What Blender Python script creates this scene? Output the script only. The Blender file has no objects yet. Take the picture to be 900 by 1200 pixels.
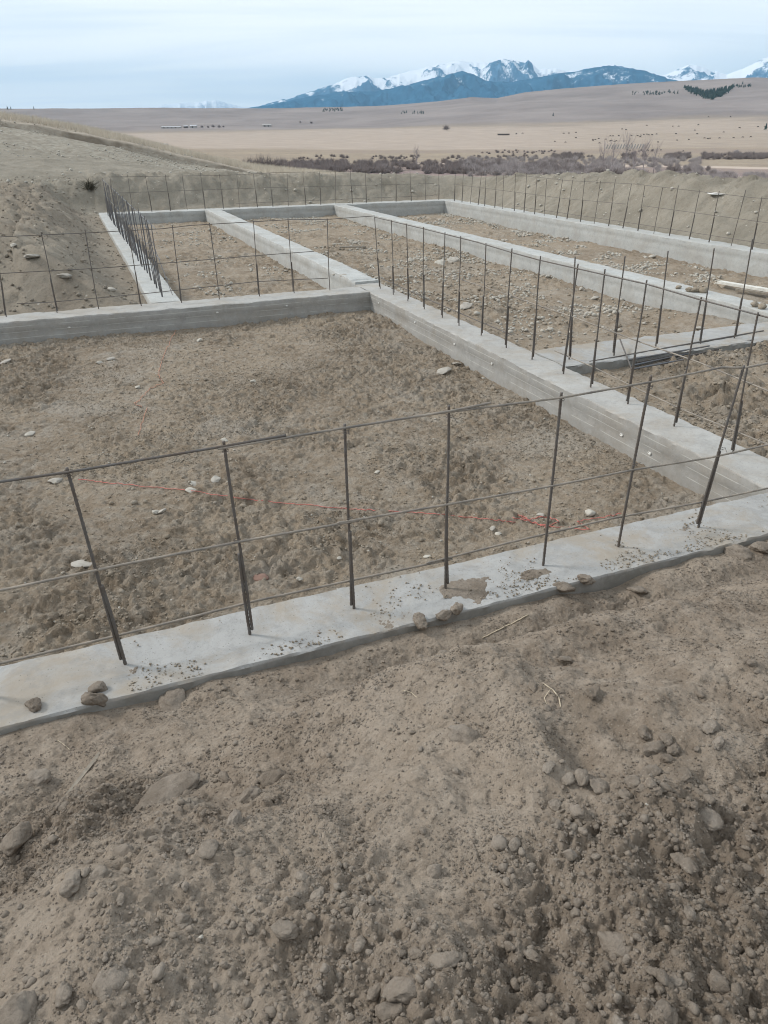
import bpy, math, random
import numpy as np
R = math.radians
rng = np.random.default_rng(7)
random.seed(7)
scene = bpy.context.scene
COL = scene.collection

# ------------------------------------------------------------------ camera
K = 2.35                       # eye height over the top of the footings, metres
F_PX, PITCH, YAW, ROLL = 845.4, 0.4830, 0.38227, -0.0066
def _basis():
    c, s = math.cos, math.sin
    fwd = np.array([0, c(PITCH), -s(PITCH)]); right = np.array([1., 0, 0]); up = np.cross(right, fwd)
    r2 = c(ROLL)*right + s(ROLL)*up; u2 = -s(ROLL)*right + c(ROLL)*up
    Rz = np.array([[c(YAW), s(YAW), 0], [-s(YAW), c(YAW), 0], [0, 0, 1]])
    return Rz@r2, Rz@u2, Rz@fwd
CR, CU, CF = _basis()
def ray(px, py):
    px = np.asarray(px, float); py = np.asarray(py, float)
    d = CF[None] + ((px.ravel()-450)/F_PX)[:, None]*CR[None] - ((py.ravel()-600)/F_PX)[:, None]*CU[None]
    return d
def on_plane(px, py, z=0.0):
    d = ray([px], [py])[0]; t = (z-K)/d[2]
    return np.array([d[0]*t, d[1]*t, z])
cam_d = bpy.data.cameras.new('camera'); cam = bpy.data.objects.new('camera', cam_d); COL.objects.link(cam)
from mathutils import Matrix, Vector
M = Matrix(((CR[0], CU[0], -CF[0], 0), (CR[1], CU[1], -CF[1], 0), (CR[2], CU[2], -CF[2], K), (0, 0, 0, 1)))
cam.matrix_world = M
cam_d.sensor_fit = 'VERTICAL'; cam_d.sensor_height = 36; cam_d.lens = F_PX/1200*36
cam_d.clip_start = 0.05; cam_d.clip_end = 200000
scene.camera = cam

# ------------------------------------------------------------------ noise (numpy)
def _hash(ix, iy, seed):
    h = np.atleast_1d(ix).astype(np.int32).view(np.uint32)*np.uint32(374761393) + np.atleast_1d(iy).astype(np.int32).view(np.uint32)*np.uint32(668265263) + np.uint32((seed*1442695041) & 0xFFFFFFFF)
    h = (h ^ (h >> np.uint32(13)))*np.uint32(1274126177)
    h = (h ^ (h >> np.uint32(16)))*np.uint32(2246822519)
    h = ((h ^ (h >> np.uint32(15))) & np.uint32(0xFFFFFF))*(1/16777216.)
    return h.reshape(np.shape(ix))
def vnoise(x, y, seed=0):
    ix = np.floor(x); iy = np.floor(y); fx = x-ix; fy = y-iy
    fx = fx*fx*fx*(fx*(fx*6-15)+10); fy = fy*fy*fy*(fy*(fy*6-15)+10)
    a = _hash(ix, iy, seed); b = _hash(ix+1, iy, seed); c = _hash(ix, iy+1, seed); d = _hash(ix+1, iy+1, seed)
    return (a+(b-a)*fx)*(1-fy) + (c+(d-c)*fx)*fy
def fbm(x, y, s, octs=4, seed=0, gain=.5):
    x = np.asarray(x, float)/s; y = np.asarray(y, float)/s; o = 0; a = 1.; n = 0
    ca, sa = math.cos(.6), math.sin(.6)
    for k in range(octs):
        o = o + a*vnoise(x, y, seed+k*17); n += a; a *= gain
        x, y = (ca*x-sa*y)*2.03+5.1, (sa*x+ca*y)*2.03+1.7
    return o/n*2-1
def ridge(x, y, s, octs=3, seed=0):
    x = np.asarray(x, float)/s; y = np.asarray(y, float)/s; o = 0; a = 1.; n = 0
    for k in range(octs):
        o = o + a*(1-np.abs(vnoise(x, y, seed+k*13)*2-1)*2); n += a; a *= .5
        x, y = x*2.1+3.3+.4*y, y*2.1+7.7-.4*x
    return o/n
def voro(x, y, s, seed=0, jit=1.):
    """F1 distance (in cells) and id value"""
    x = np.asarray(x, float)/s; y = np.asarray(y, float)/s
    ix = np.floor(x); iy = np.floor(y); best = np.full(x.shape, 9.); bid = np.zeros(x.shape)
    for dx in (-1, 0, 1):
        for dy in (-1, 0, 1):
            cx = ix+dx; cy = iy+dy
            px = cx+.5+(_hash(cx, cy, seed)-.5)*jit; py = cy+.5+(_hash(cx, cy, seed+91)-.5)*jit
            d = (x-px)**2+(y-py)**2; m = d < best
            best = np.where(m, d, best); bid = np.where(m, _hash(cx, cy, seed+55), bid)
    return np.sqrt(best), bid
def lumps(x, y, s, seed=0):
    """rounded lumps of uneven size sitting on the surface, 0..1"""
    wx = x+.35*s*fbm(x, y, s*.9, 2, seed+5); wy = y+.35*s*fbm(x, y, s*.9, 2, seed+6)
    d, b = voro(wx, wy, s, seed)
    r = .2+.55*b
    return np.sqrt(np.clip(1-(d/r)**2, 0, 1))*r
def plates(x, y, s, seed=0):
    """broken crust: cells standing at different heights and tilts, sharp joints between them"""
    wx = x+.5*s*fbm(x, y, s*.8, 3, seed+5); wy = y+.5*s*fbm(x, y, s*.8, 3, seed+6)
    d, b = voro(wx, wy, s, seed); d2, b2 = voro(wx*1.02+3, wy*1.02+1, s*.46, seed+31)
    return (b-.5)+(b2-.5)*.5-d*.35
def sst(a, b, x):
    t = np.clip((np.asarray(x, float)-a)/(b-a), 0, 1); return t*t*(3-2*t)

# ------------------------------------------------------------------ object helpers
def tag(o, label=None, cat=None, group=None, kind=None):
    if label: o['label'] = label
    if cat: o['category'] = cat
    if group: o['group'] = group
    if kind: o['kind'] = kind
    return o
def mesh_np(name, V, Fq, mat, smooth=True, parent=None, attrs=None):
    """V (n,3), Fq (m,k) one polygon size"""
    me = bpy.data.meshes.new(name); V = np.asarray(V, np.float32); Fq = np.asarray(Fq, np.int32)
    k = Fq.shape[1]
    me.vertices.add(len(V)); me.vertices.foreach_set('co', V.ravel())
    me.loops.add(Fq.size); me.loops.foreach_set('vertex_index', Fq.ravel())
    me.polygons.add(len(Fq)); me.polygons.foreach_set('loop_start', np.arange(0, Fq.size, k, dtype=np.int32))
    me.polygons.foreach_set('use_smooth', np.full(len(Fq), bool(smooth)))
    if attrs:
        for n, a in attrs.items():
            at = me.attributes.new(n, 'FLOAT', 'POINT'); at.data.foreach_set('value', np.asarray(a, np.float32).ravel())
    me.update(calc_edges=True)
    if mat: me.materials.append(mat)
    o = bpy.data.objects.new(name, me); COL.objects.link(o)
    if parent: o.parent = parent
    return o
def empty(name, loc=(0, 0, 0)):
    o = bpy.data.objects.new(name, None); o.location = loc; o.empty_display_size = .1; COL.objects.link(o); return o
class MB:
    """collects quads/tris (as quads w/ repeated vertex avoided: python faces)"""
    def __init__(s): s.v = []; s.f = []
    def add(s, V, F):
        n = len(s.v); s.v.extend([tuple(map(float, p)) for p in V]); s.f.extend([tuple(i+n for i in f) for f in F])
    def box(s, c, size, rz=0, tilt=None, bev=0):
        sx, sy, sz = [q/2 for q in size]; pts = []
        for z in (-sz, sz):
            for (x, y) in ((-sx, -sy), (sx, -sy), (sx, sy), (-sx, sy)): pts.append(Vector((x, y, z)))
        m = Matrix.Rotation(rz, 3, 'Z')
        if tilt: m = m @ tilt
        s.add([m@p+Vector(c) for p in pts], [(3, 2, 1, 0), (4, 5, 6, 7), (0, 1, 5, 4), (1, 2, 6, 5), (2, 3, 7, 6), (3, 0, 4, 7)])
    def tube(s, pts, rad, n=6, caps=True):
        pts = [np.array(p, float) for p in pts]; m = len(pts); rads = rad if hasattr(rad, '__len__') else [rad]*m
        t0 = pts[-1]-pts[0]; ref = np.array([0, 0, 1.]) if abs(t0[2]) < .7*np.linalg.norm(t0) else np.array([1., 0, 0])
        V = []; Fc = []
        for i, p in enumerate(pts):
            t = pts[min(i+1, m-1)]-pts[max(i-1, 0)]; t = t/(np.linalg.norm(t)+1e-12)
            a = np.cross(t, ref); a /= np.linalg.norm(a)+1e-12; b = np.cross(t, a)
            for j in range(n):
                w = 2*math.pi*j/n; V.append(p+rads[i]*(math.cos(w)*a+math.sin(w)*b))
        for i in range(m-1):
            for j in range(n):
                k = (j+1) % n; Fc.append((i*n+j, i*n+k, (i+1)*n+k, (i+1)*n+j))
        if caps: Fc.append(tuple(range(n))[::-1]); Fc.append(tuple((m-1)*n+j for j in range(n)))
        s.add(V, Fc)
    def build(s, name, mat, parent=None, smooth=False):
        me = bpy.data.meshes.new(name); me.from_pydata(s.v, [], s.f); me.update()
        if smooth: me.polygons.foreach_set('use_smooth', [True]*len(me.polygons))
        me.materials.append(mat); o = bpy.data.objects.new(name, me); COL.objects.link(o)
        if parent: o.parent = parent
        return o

# ------------------------------------------------------------------ materials
def newmat(name):
    m = bpy.data.materials.new(name); m.use_nodes = True; nt = m.node_tree; nt.nodes.clear()
    out = nt.nodes.new('ShaderNodeOutputMaterial'); bs = nt.nodes.new('ShaderNodeBsdfPrincipled')
    nt.links.new(bs.outputs[0], out.inputs[0]); return m, nt, bs
class N:
    def __init__(s, nt): s.nt = nt; s.L = nt.links
    def n(s, t, **kw):
        q = s.nt.nodes.new(t)
        for k, v in kw.items(): setattr(q, k, v)
        return q
    def pos(s): return s.n('ShaderNodeNewGeometry').outputs['Position']
    def objc(s): return s.n('ShaderNodeTexCoord').outputs['Object']
    def noise(s, vec, scale, detail=4, rough=.55, dist=0, out=0):
        q = s.n('ShaderNodeTexNoise'); s.L.new(vec, q.inputs['Vector'])
        q.inputs['Scale'].default_value = scale; q.inputs['Detail'].default_value = detail
        q.inputs['Roughness'].default_value = rough; q.inputs['Distortion'].default_value = dist
        return q.outputs[out]
    def vor(s, vec, scale, feature='F1', out='Distance'):
        q = s.n('ShaderNodeTexVoronoi', feature=feature); s.L.new(vec, q.inputs['Vector']); q.inputs['Scale'].default_value = scale
        return q.outputs[out]
    def ramp(s, fac, stops, interp='LINEAR'):
        q = s.n('ShaderNodeValToRGB'); s.L.new(fac, q.inputs[0]); cr = q.color_ramp; cr.interpolation = interp
        while len(cr.elements) < len(stops): cr.elements.new(.5)
        for e, (p, c) in zip(cr.elements, stops):
            e.position = p; e.color = (c[0], c[1], c[2], 1) if hasattr(c, '__len__') else (c, c, c, 1)
        return q.outputs[0]
    def mix(s, fac, a, b, mode='MIX'):
        q = s.n('ShaderNodeMix', data_type='RGBA', blend_type=mode)
        for i, v in ((0, fac), (6, a), (7, b)):
            if isinstance(v, (int, float)): q.inputs[i].default_value = v if i == 0 else (v, v, v, 1)
            elif isinstance(v, tuple): q.inputs[i].default_value = (*v, 1)
            else: s.L.new(v, q.inputs[i])
        return q.outputs[2]
    def math(s, op, a, b=0., clamp=False):
        q = s.n('ShaderNodeMath', operation=op, use_clamp=clamp)
        for i, v in ((0, a), (1, b)):
            if isinstance(v, (int, float)): q.inputs[i].default_value = v
            else: s.L.new(v, q.inputs[i])
        return q.outputs[0]
    def attr(s, name): return s.n('ShaderNodeAttribute', attribute_name=name).outputs['Fac']
    def mapv(s, vec, scale=(1, 1, 1), rot=(0, 0, 0)):
        q = s.n('ShaderNodeMapping'); s.L.new(vec, q.inputs[0]); q.inputs['Scale'].default_value = scale; q.inputs['Rotation'].default_value = rot
        return q.outputs[0]
    def bump(s, h, strength, dist, normal=None):
        q = s.n('ShaderNodeBump'); s.L.new(h, q.inputs['Height']); q.inputs['Strength'].default_value = strength; q.inputs['Distance'].default_value = dist
        if normal: s.L.new(normal, q.inputs['Normal'])
        return q.outputs[0]
def soil_mat(name, c0, c1, c2, pale=(.42, .38, .32), fine=260, pale_amt=.62, bump=.6, damp=None, patch=None):
    m, nt, bs = newmat(name); g = N(nt); p = g.pos()
    a = g.noise(p, 1.1, 5, .6); b = g.noise(p, 9, 5, .65); c = g.noise(p, 70, 4, .7)
    col = g.mix(g.ramp(a, [(.38, 0), (.6, 1)]), c0, c1)
    col = g.mix(g.ramp(b, [(.42, 0), (.7, 1)]), col, c2)
    col = g.mix(g.math('MULTIPLY', g.ramp(c, [(.3, 1), (.5, 0)]), .35), col, (c0[0]*.6, c0[1]*.6, c0[2]*.6))
    if damp: col = g.mix(g.math('MULTIPLY', g.attr('damp'), .5), col, g.mix(g.ramp(b, [(.35, 0), (.6, 1)]), damp, c0))
    sp = g.vor(p, fine*.9, out='Color'); spf = g.n('ShaderNodeSeparateColor'); g.L.new(sp, spf.inputs[0])
    f = g.ramp(spf.outputs[0], [(.975, 0), (.985, 1)])
    col = g.mix(g.math('MULTIPLY', f, pale_amt*.6), col, pale)
    if patch: col = g.mix(g.math('MULTIPLY', g.ramp(g.noise(p, .8, 6, .7, .8), [(.52, 0), (.64, 1)]), .6), col, patch)
    col = g.mix(g.math('MULTIPLY', g.ramp(g.noise(p, 26, 5, .75), [(.34, 1), (.47, 0)]), .5), col, tuple(q*.5 for q in c0))
    g.L.new(col, bs.inputs['Base Color']); bs.inputs['Roughness'].default_value = .95; bs.inputs['Specular IOR Level'].default_value = .15
    n0 = g.bump(g.noise(p, 14, 7, .78, .4), bump*.9, .05)
    n1 = g.bump(g.vor(g.mix(.12, p, g.noise(p, 22, 3, .6, 0, 1), 'ADD'), 75, 'SMOOTH_F1'), bump*.5, .008, n0)
    n2 = g.bump(g.noise(p, fine, 3, .8), bump, .006, n1)
    g.L.new(n2, bs.inputs['Normal']); return m
M_pile = soil_mat('dark_tilled_soil', (.222, .178, .137), (.298, .246, .194), (.335, .282, .228), damp=(.165, .134, .105))
M_pad = soil_mat('graded_soil', (.25, .197, .143), (.35, .282, .21), (.38, .33, .27), fine=140, pale_amt=.8, bump=1., patch=(.40, .36, .31))
M_bank = soil_mat('sandy_bank_soil', (.235, .215, .160), (.29, .262, .20), (.26, .228, .172), fine=60, pale_amt=.9)
M_cut = soil_mat('cut_bank_soil', (.215, .178, .135), (.285, .245, .19), (.26, .23, .185), fine=80, pale_amt=.8)

def concrete_mat(name, base, dark, dirt_amt=.5, seams=(), sidedark=.0):
    m, nt, bs = newmat(name); g = N(nt); p = g.pos()
    a = g.noise(p, 2.2, 6, .65); b = g.noise(p, 16, 6, .7); c = g.noise(p, 120, 3, .6)
    col = g.mix(g.ramp(a, [(.35, 0), (.65, 1)]), base, tuple(q*.86 for q in base))
    col = g.mix(g.math('MULTIPLY', g.ramp(b, [(.5, 0), (.72, 1)]), .6), col, dark)
    col = g.mix(g.math('MULTIPLY', g.ramp(c, [(.3, 1), (.42, 0)]), .5), col, tuple(q*.8 for q in dark))
    d = g.noise(p, 1.3, 7, .72, .6)
    col = g.mix(g.math('MULTIPLY', g.ramp(d, [(.46, 0), (.60, 1)]), dirt_amt), col, (.30, .255, .20))
    st_ = g.noise(p, 6, 6, .75, .5); col = g.mix(g.math('MULTIPLY', g.ramp(st_, [(.52, 0), (.6, 1)]), .35), col, tuple(q*.62 for q in base))
    pit = g.vor(p, 34); col = g.mix(g.math('MULTIPLY', g.ramp(pit, [(.05, 1), (.13, 0)]), .8), col, (.12, .11, .095))
    for z in seams:      # pale lines left by the form boards
        sp = g.n('ShaderNodeSeparateXYZ'); g.L.new(p, sp.inputs[0])
        zz = g.math('ADD', sp.outputs[2], g.math('MULTIPLY', g.noise(p, .9, 3), .02))
        f = g.math('LESS_THAN', g.math('ABSOLUTE', g.math('SUBTRACT', zz, z)), .0035)
        f = g.math('MULTIPLY', f, g.ramp(g.noise(p, 2.5, 3), [(.42, 0), (.5, 1)]))
        gm = g.n('ShaderNodeNewGeometry'); sn = g.n('ShaderNodeSeparateXYZ'); g.L.new(gm.outputs['Normal'], sn.inputs[0])
        f = g.math('MULTIPLY', f, g.math('LESS_THAN', sn.outputs[2], .5))
        col = g.mix(f, col, (.55, .54, .50))
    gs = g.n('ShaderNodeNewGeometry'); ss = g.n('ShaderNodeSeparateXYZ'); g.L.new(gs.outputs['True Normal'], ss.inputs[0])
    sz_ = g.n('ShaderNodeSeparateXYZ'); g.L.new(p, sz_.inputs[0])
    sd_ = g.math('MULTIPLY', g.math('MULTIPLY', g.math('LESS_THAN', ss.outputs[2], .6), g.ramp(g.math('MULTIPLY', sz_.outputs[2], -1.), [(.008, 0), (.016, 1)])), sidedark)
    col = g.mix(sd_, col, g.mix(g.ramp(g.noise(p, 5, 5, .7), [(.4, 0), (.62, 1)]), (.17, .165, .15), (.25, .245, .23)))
    g.L.new(col, bs.inputs['Base Color']); bs.inputs['Roughness'].default_value = .88; bs.inputs['Specular IOR Level'].default_value = .3
    n1 = g.bump(g.noise(p, 30, 6, .7), .35, .01); n2 = g.bump(g.noise(p, 220, 3, .7), .35, .002, n1)
    g.L.new(n2, bs.inputs['Normal']); return m
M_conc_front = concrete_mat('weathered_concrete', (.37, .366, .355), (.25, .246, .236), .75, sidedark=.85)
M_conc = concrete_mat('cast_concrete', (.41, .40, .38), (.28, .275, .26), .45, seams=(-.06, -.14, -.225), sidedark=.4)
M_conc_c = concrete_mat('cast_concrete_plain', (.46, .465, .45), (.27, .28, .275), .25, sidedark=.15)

def simple(name, c, rough=.8, metal=0., nscale=30, var=.35, bump=0., c2=None):
    m, nt, bs = newmat(name); g = N(nt); p = g.pos()
    c2 = c2 or tuple(q*(1-var) for q in c)
    g.L.new(g.mix(g.ramp(g.noise(p, nscale, 4, .6), [(.35, 0), (.68, 1)]), c, c2), bs.inputs['Base Color'])
    bs.inputs['Roughness'].default_value = rough; bs.inputs['Metallic'].default_value = metal
    if bump: g.L.new(g.bump(g.noise(p, nscale*3, 4, .6), bump, .01), bs.inputs['Normal'])
    return m
M_steel = simple('mill_scale_steel', (.125, .117, .110), .6, .2, 14, c2=(.105, .082, .066), bump=.2)
M_steel_worn = simple('muddy_steel', (.15, .135, .12), .7, .1, 7, c2=(.33, .285, .235), bump=.2)
M_steel_blue = simple('new_steel', (.12, .13, .15), .45, .4, 5, c2=(.15, .13, .115))
M_string = simple('pink_twine', (.66, .20, .17), .8, 0, 60, .3)
M_string2 = simple('orange_twine', (.58, .28, .19), .8, 0, 60, .3)
M_white = simple('white_plastic', (.75, .74, .70), .6, 0, 30, .2)
M_board = simple('white_board', (.70, .68, .62), .6, 0, 12, .25)
M_wood = simple('grey_wood', (.26, .225, .18), .85, 0, 25, .4, .3)
M_root = simple('pale_root', (.50, .42, .31), .85, 0, 40, .3)
M_clod = soil_mat('clod_soil', (.185, .152, .121), (.245, .207, .169), (.285, .245, .204), fine=300, pale_amt=.4, bump=.5)
M_clodpad = soil_mat('pad_clod_soil', (.25, .208, .158), (.32, .27, .21), (.31, .275, .23), fine=160, bump=.5)
M_clodbank = soil_mat('bank_clod_soil', (.24, .207, .168), (.31, .275, .228), (.26, .23, .19), fine=80)
M_stone = simple('pale_limestone', (.44, .41, .355), .85, 0, 12, .3, .3)
M_stone_grey = simple('grey_stone', (.38, .35, .305), .85, 0, 14, .3, .3)
M_stone_red = simple('red_stone', (.24, .145, .11), .85, 0, 14, .3, .3)

# ------------------------------------------------------------------ foundation plan (metres, axes along the walls)
FV0, FV1 = 2.89, 3.37            # front footing
AV0, AV1 = 11.61, 12.15          # middle cross wall
UL = -6.0
B0 = (.94, 1.41); B2 = (4.44, 4.91); B3 = (9.23, 9.70); B4 = (13.82, 14.40)
RV0, RV1 = 27.75, 28.45          # rear wall
CV0, CV1 = 6.66, 7.42            # short cross slab

# distance tables: image height of the land at distance r, per image column
XS = np.array([-400, 0, 150, 300, 450, 600, 750, 900, 1300.])
RS = np.array([60, 100, 180, 250, 330, 420, 520, 700, 950, 1300, 1800, 2500, 3300, 4300, 7000, 40000.])
YC = np.array([                  # rows = columns of XS
 [230, 214, 204, 198, 191, 186, 181, 173, 166, 160, 154, 148, 127, 131, 150, 156],
 [230, 214, 204, 198, 191, 186, 181, 173, 166, 160, 154, 148, 127, 131, 150, 156],
 [240, 222, 206, 199, 192, 186, 181, 173, 166, 160, 154, 148, 127.3, 131, 150, 156],
 [260, 232, 210, 201, 193, 187, 181, 173, 166, 160, 153, 146, 127.5, 131, 150, 156],
 [270, 236, 212, 203, 194, 187, 181, 173, 165, 158, 150, 139, 125, 131, 150, 156],
 [275, 240, 214, 204, 195, 188, 181, 173, 165, 156, 144, 127, 112, 128, 150, 156],
 [280, 244, 216, 206, 197, 190, 182, 173, 164, 154, 140, 120, 98, 122, 150, 156],
 [285, 248, 219, 210, 200, 191, 183, 173, 163, 152, 137, 115, 94, 122, 150, 156],
 [285, 248, 219, 210, 200, 191, 183, 173, 163, 152, 137, 115, 100, 122, 150, 156]])
SKX = np.array([-400, 0, 250, 330, 400, 441, 475, 511, 550, 580, 611, 650, 705, 775, 828, 870, 900, 1300.])
SKY = np.array([127, 127, 127.5, 127.5, 126, 124.5, 122, 119, 114, 115.5, 108.6, 104.5, 100, 96, 94, 92, 93.5, 104])
_az_x = np.linspace(-420, 1320, 1741); _d = ray(_az_x, np.full_like(_az_x, 157.)); _az_a = np.arctan2(_d[:, 0], _d[:, 1])
def az_to_x(az): return np.interp(az, _az_a, _az_x)
def x_to_az(x): return np.interp(x, _az_x, _az_a)
def tan_el(x, y):
    d = ray(x, y); return (d[:, 2]/np.hypot(d[:, 0], d[:, 1])).reshape(np.shape(x))
def far_z(az, r):
    x = az_to_x(az); lr = np.log(np.clip(r, RS[0], RS[-1])); LR = np.log(RS)
    j = np.clip(np.searchsorted(LR, lr)-1, 0, len(RS)-2); t = (lr-LR[j])/(LR[j+1]-LR[j])
    i = np.clip(np.searchsorted(XS, x)-1, 0, len(XS)-2); s = np.clip((x-XS[i])/(XS[i+1]-XS[i]), 0, 1)
    y = (YC[i, j]*(1-t)+YC[i, j+1]*t)*(1-s)+(YC[i+1, j]*(1-t)+YC[i+1, j+1]*t)*s
    # the measured skyline at the crest distance
    yc = np.interp(x, SKX, SKY); w = sst(2300, 3300, r)*(1-sst(3300, 4300, r))
    y0 = (YC[i, 12]*(1-s)+YC[i+1, 12]*s)
    y = y+(yc-y0)*w
    z = K+r*tan_el(x, y)
    X = r*np.sin(az); Y = r*np.cos(az)
    z = z + fbm(X, Y, 90, 4, 31)*np.clip(r-150, 0, 700)*.0012 + ridge(X, Y, 620, 5, 37)*np.clip(r-1400, 0, 2000)*.012*(1-.8*sst(2300, 3200, r))
    z = z + fbm(X, Y, 22, 3, 41)*.35*sst(120, 300, r)
    return z
CRX = np.array([-400, 0, 50, 100, 150, 200, 250, 300, 360, 420, 1300.])
CRY = np.array([120, 145, 153, 163, 175, 188, 198, 204.5, 209, 214, 240])          # dark cut line
GRY = np.array([108, 137, 145, 154, 165, 178, 190, 199, 205, 211, 240])          # grassy crest behind it
RIMX = np.array([-400, 0, 300, 500, 600, 700, 800, 900, 1300.]); RIMY = np.array([207, 207, 205.5, 205, 207, 212, 218, 223, 235])
def site_z(u, v):
    """ground around the foundation: cut banks, spoil and the natural slope, out to about 120 m"""
    r = np.hypot(u, v); az = np.arctan2(u, v); x = az_to_x(az)
    # distance outside the foundation
    dl1 = np.where(v > AV1, B0[0]-u, UL-u); dr = u-B4[1]; db = v-RV1; df = FV0-v
    da = np.where((u < B0[0]), v-AV1, -9.)                 # behind the middle cross wall, left
    dx = np.maximum(dl1, dr); 
    d_right = np.hypot(np.clip(dr, 0, None), np.clip(db, 0, None))
    left = (u < B0[0]) & (v > AV1)
    dleft = np.where(left, np.minimum(B0[0]-u, (v-AV1)), 0)
    dleft = np.where(left & (v > RV1), np.hypot(np.clip(B0[0]-u, 0, None)*0, 0)+np.maximum(np.minimum(B0[0]-u, v-AV1), v-RV1), dleft)
    d = np.maximum(d_right*(~left), dleft)
    out_l = (u < UL) & (v <= AV1) & (v > FV0)
    d = np.where(out_l, UL-u, d)
    dn = d + .35*fbm(u, v, 1.6, 4, 3)*sst(.1, 1.2, d)
    top = K + np.clip(r, 20, 31)*tan_el(x, np.interp(x, RIMX, RIMY))
    top = np.where(v < 12, .6, top)
    top = np.where(left, .80+.1*sst(12, 28, v), top)
    wid = np.where(left & (u < B0[0]-1.9), 2.5, 2.0)
    ramp = sst(.05, 1., dn/wid)
    z = -.13+(top+.13)*ramp
    # the spoil ridge right behind the far wall
    rd = (dr > 0) | (db > 0)
    z = z + np.where(rd, .24*np.exp(-((dn-2.3+.4*fbm(u, v, 3, 2, 8))/.7)**2)*sst(600, 760, x)*(1-.5*sst(3, 5, d)), 0)
    cx = (u+v*.25)                                                     # slip marks down the cut face
    z = z + ramp*(1-sst(1.0, 1.6, dn/wid))*(ridge(u*.5, v*1.3+u*1.1, .55, 4, 12)*.13+plates(u*.8, v+u*.5, .30, 14)*.09)
    z = z + (fbm(u, v, .6, 5, 21, .6)*.10+ridge(u, v, .30, 4, 22)*.040)*sst(.0, .5, d+.25)
    z = z + fbm(u, v, 4, 3, 25)*.07*sst(.5, 3, d)
    # natural slope beyond the rim
    zc = K+55*tan_el(x, np.interp(x, CRX, CRY)); zg = K+72*tan_el(x, np.interp(x, CRX, GRY))
    ref = K+31*tan_el(x, np.interp(x, RIMX, RIMY))
    hill = ref+(zc-ref)*np.clip((r-31)/24, 0, 1)
    hill = hill - np.exp(-((r-54.5)/1.2)**2)*.30*sst(340, 260, x) + sst(55.5, 57, r)*.35*sst(350, 200, x)
    zg2 = np.where(r > 57, zc+(zg-zc)*np.clip((r-57)/15, 0, 1)+.35*sst(350, 200, x)*(1-sst(57, 72, r)), 0)
    hill = np.where(r > 57, zg2, hill)
    hill = hill + fbm(u, v, 3, 5, 44)*.14 + fbm(u, v, .6, 3, 45)*.07
    z = np.where(r > 31, z+(hill-z)*sst(31, 34, r), z)
    return z
def land_z(u, v):
    r = np.hypot(u, v); az = np.arctan2(u, v)
    s = site_z(u, v); f = far_z(az, r)
    w = sst(74, 160, r)
    zlow = s*(1-w)+f*w
    return np.where(r < 74, s, np.where(r > 160, f, zlow))

# foreground spoil pile
def pile_masks(u, v):
    rough = sst(-.15, .40, fbm(u, v, .65, 4, 61)*.8+.75*sst(1.35, .6, v)-.24)
    return rough
_dents = []
def pile_base(u, v):
    edge = FV0+.02
    g = edge-v
    prof = np.interp(g, [-.3, 0, .25, .6, 1.1, 1.6, 2.1, 2.6, 3.5, 6], [-.13, -.055, -.02, .10, .34, .56, .72, .80, .86, .9])
    prof = prof + .03*fbm(u, v, .22, 3, 57)*sst(.35, .0, g)*sst(-.02, .03, g)
    z = prof + fbm(u, v, 1.5, 3, 51)*.13*sst(.1, .9, g) + fbm(u, v, .42, 4, 52)*.10*sst(.02, .5, g) + ridge(u, v, .6, 3, 58)*.035*sst(.1, .6, g)
    # groove and lip along the footing on the right, hollow at the left
    z = z - .11*np.exp(-((g-.36-.1*fbm(u, v, 1., 2, 54))/.15)**2)*sst(.3, 1.0, u)
    z = z + .15*np.exp(-((g-.82-.15*fbm(u, v, 1.1, 2, 53))/.24)**2)*sst(.2, .9, u) + .05*np.exp(-((g-1.5-.2*fbm(u, v, .9, 2, 59))/.15)**2)
    for (cu, cv, ra, rb, dz) in _dents:
        q = ((u-cu)/ra)**2+((v-cv)/rb)**2
        z = z + dz*np.exp(-q**1.5)
    return z
def pile_z(u, v, detail=True):
    z = pile_base(u, v)
    if detail:
        rough = pile_masks(u, v); g = FV0-v
        m = sst(.0, .12, g)
        z = z + m*(ridge(u, v, .14, 4, 63)*.022*(.5+rough) + rough*lumps(u, v, .075, 64)*.026 + (.22+.78*rough)*plates(u, v, .07, 69)*.030 + (rough*.85+.15)*lumps(u+9, v, .036, 65)*.020
                 + (.35+.65*rough)*lumps(u, v+5, .018, 66)*.011 + fbm(u, v, .03, 4, 67, .7)*.010*(.5+rough))
    return z
def room_z(base, amp=1., seed=100, cl=.09):
    def fz(u, v):
        z = base+fbm(u, v, 2.2, 3, seed)*.045*amp
        t = sst(-.3, .4, fbm(u, v, .9, 3, seed+9))
        z = z+ridge(u, v*1.15, .19, 5, seed+2)*.026*amp*(.35+t)+(.3+.7*t)*plates(u, v, cl*1.35, seed+13)*.044*amp+t*lumps(u, v, cl, seed+3)*.018*amp+lumps(u, v, cl*.5, seed+4)*.024*amp*(.3+.7*t)+fbm(u, v, .055, 4, seed+5, .65)*.020*amp*(.4+.6*t)
        return z
    return fz
room1_b = room_z(-.32, 1, 110, .07)
def room1(u, v):
    return room1_b(u, v)+.20*sst(3.9, 3.36, v)*(.35+.65*sst(2.5, -2.5, u)) + .10*np.exp(-((v-4.1)/.35)**2)*0
room2 = room_z(-.36, 1.2, 130, .14)
room3_b = room_z(-.40, 1.2, 150, .14)
def room3(u, v): return room3_b(u, v)+.10*sst(8.2, 7.1, v)+.16*np.exp(-((v-8.3)/1.2)**2-((u-9.0)/.5)**2)
room4 = room_z(-.50, 1.2, 170, .16)
room5_b = room_z(-.28, 1.6, 190, .12)
def room5(u, v): return room5_b(u, v)+.17*sst(5.0, 6.3, v)+.42*np.exp(-((u-8.2)/1.6)**2-((v-4.3)/1.1)**2)+.10*sst(4.0, 3.4, v)
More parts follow.
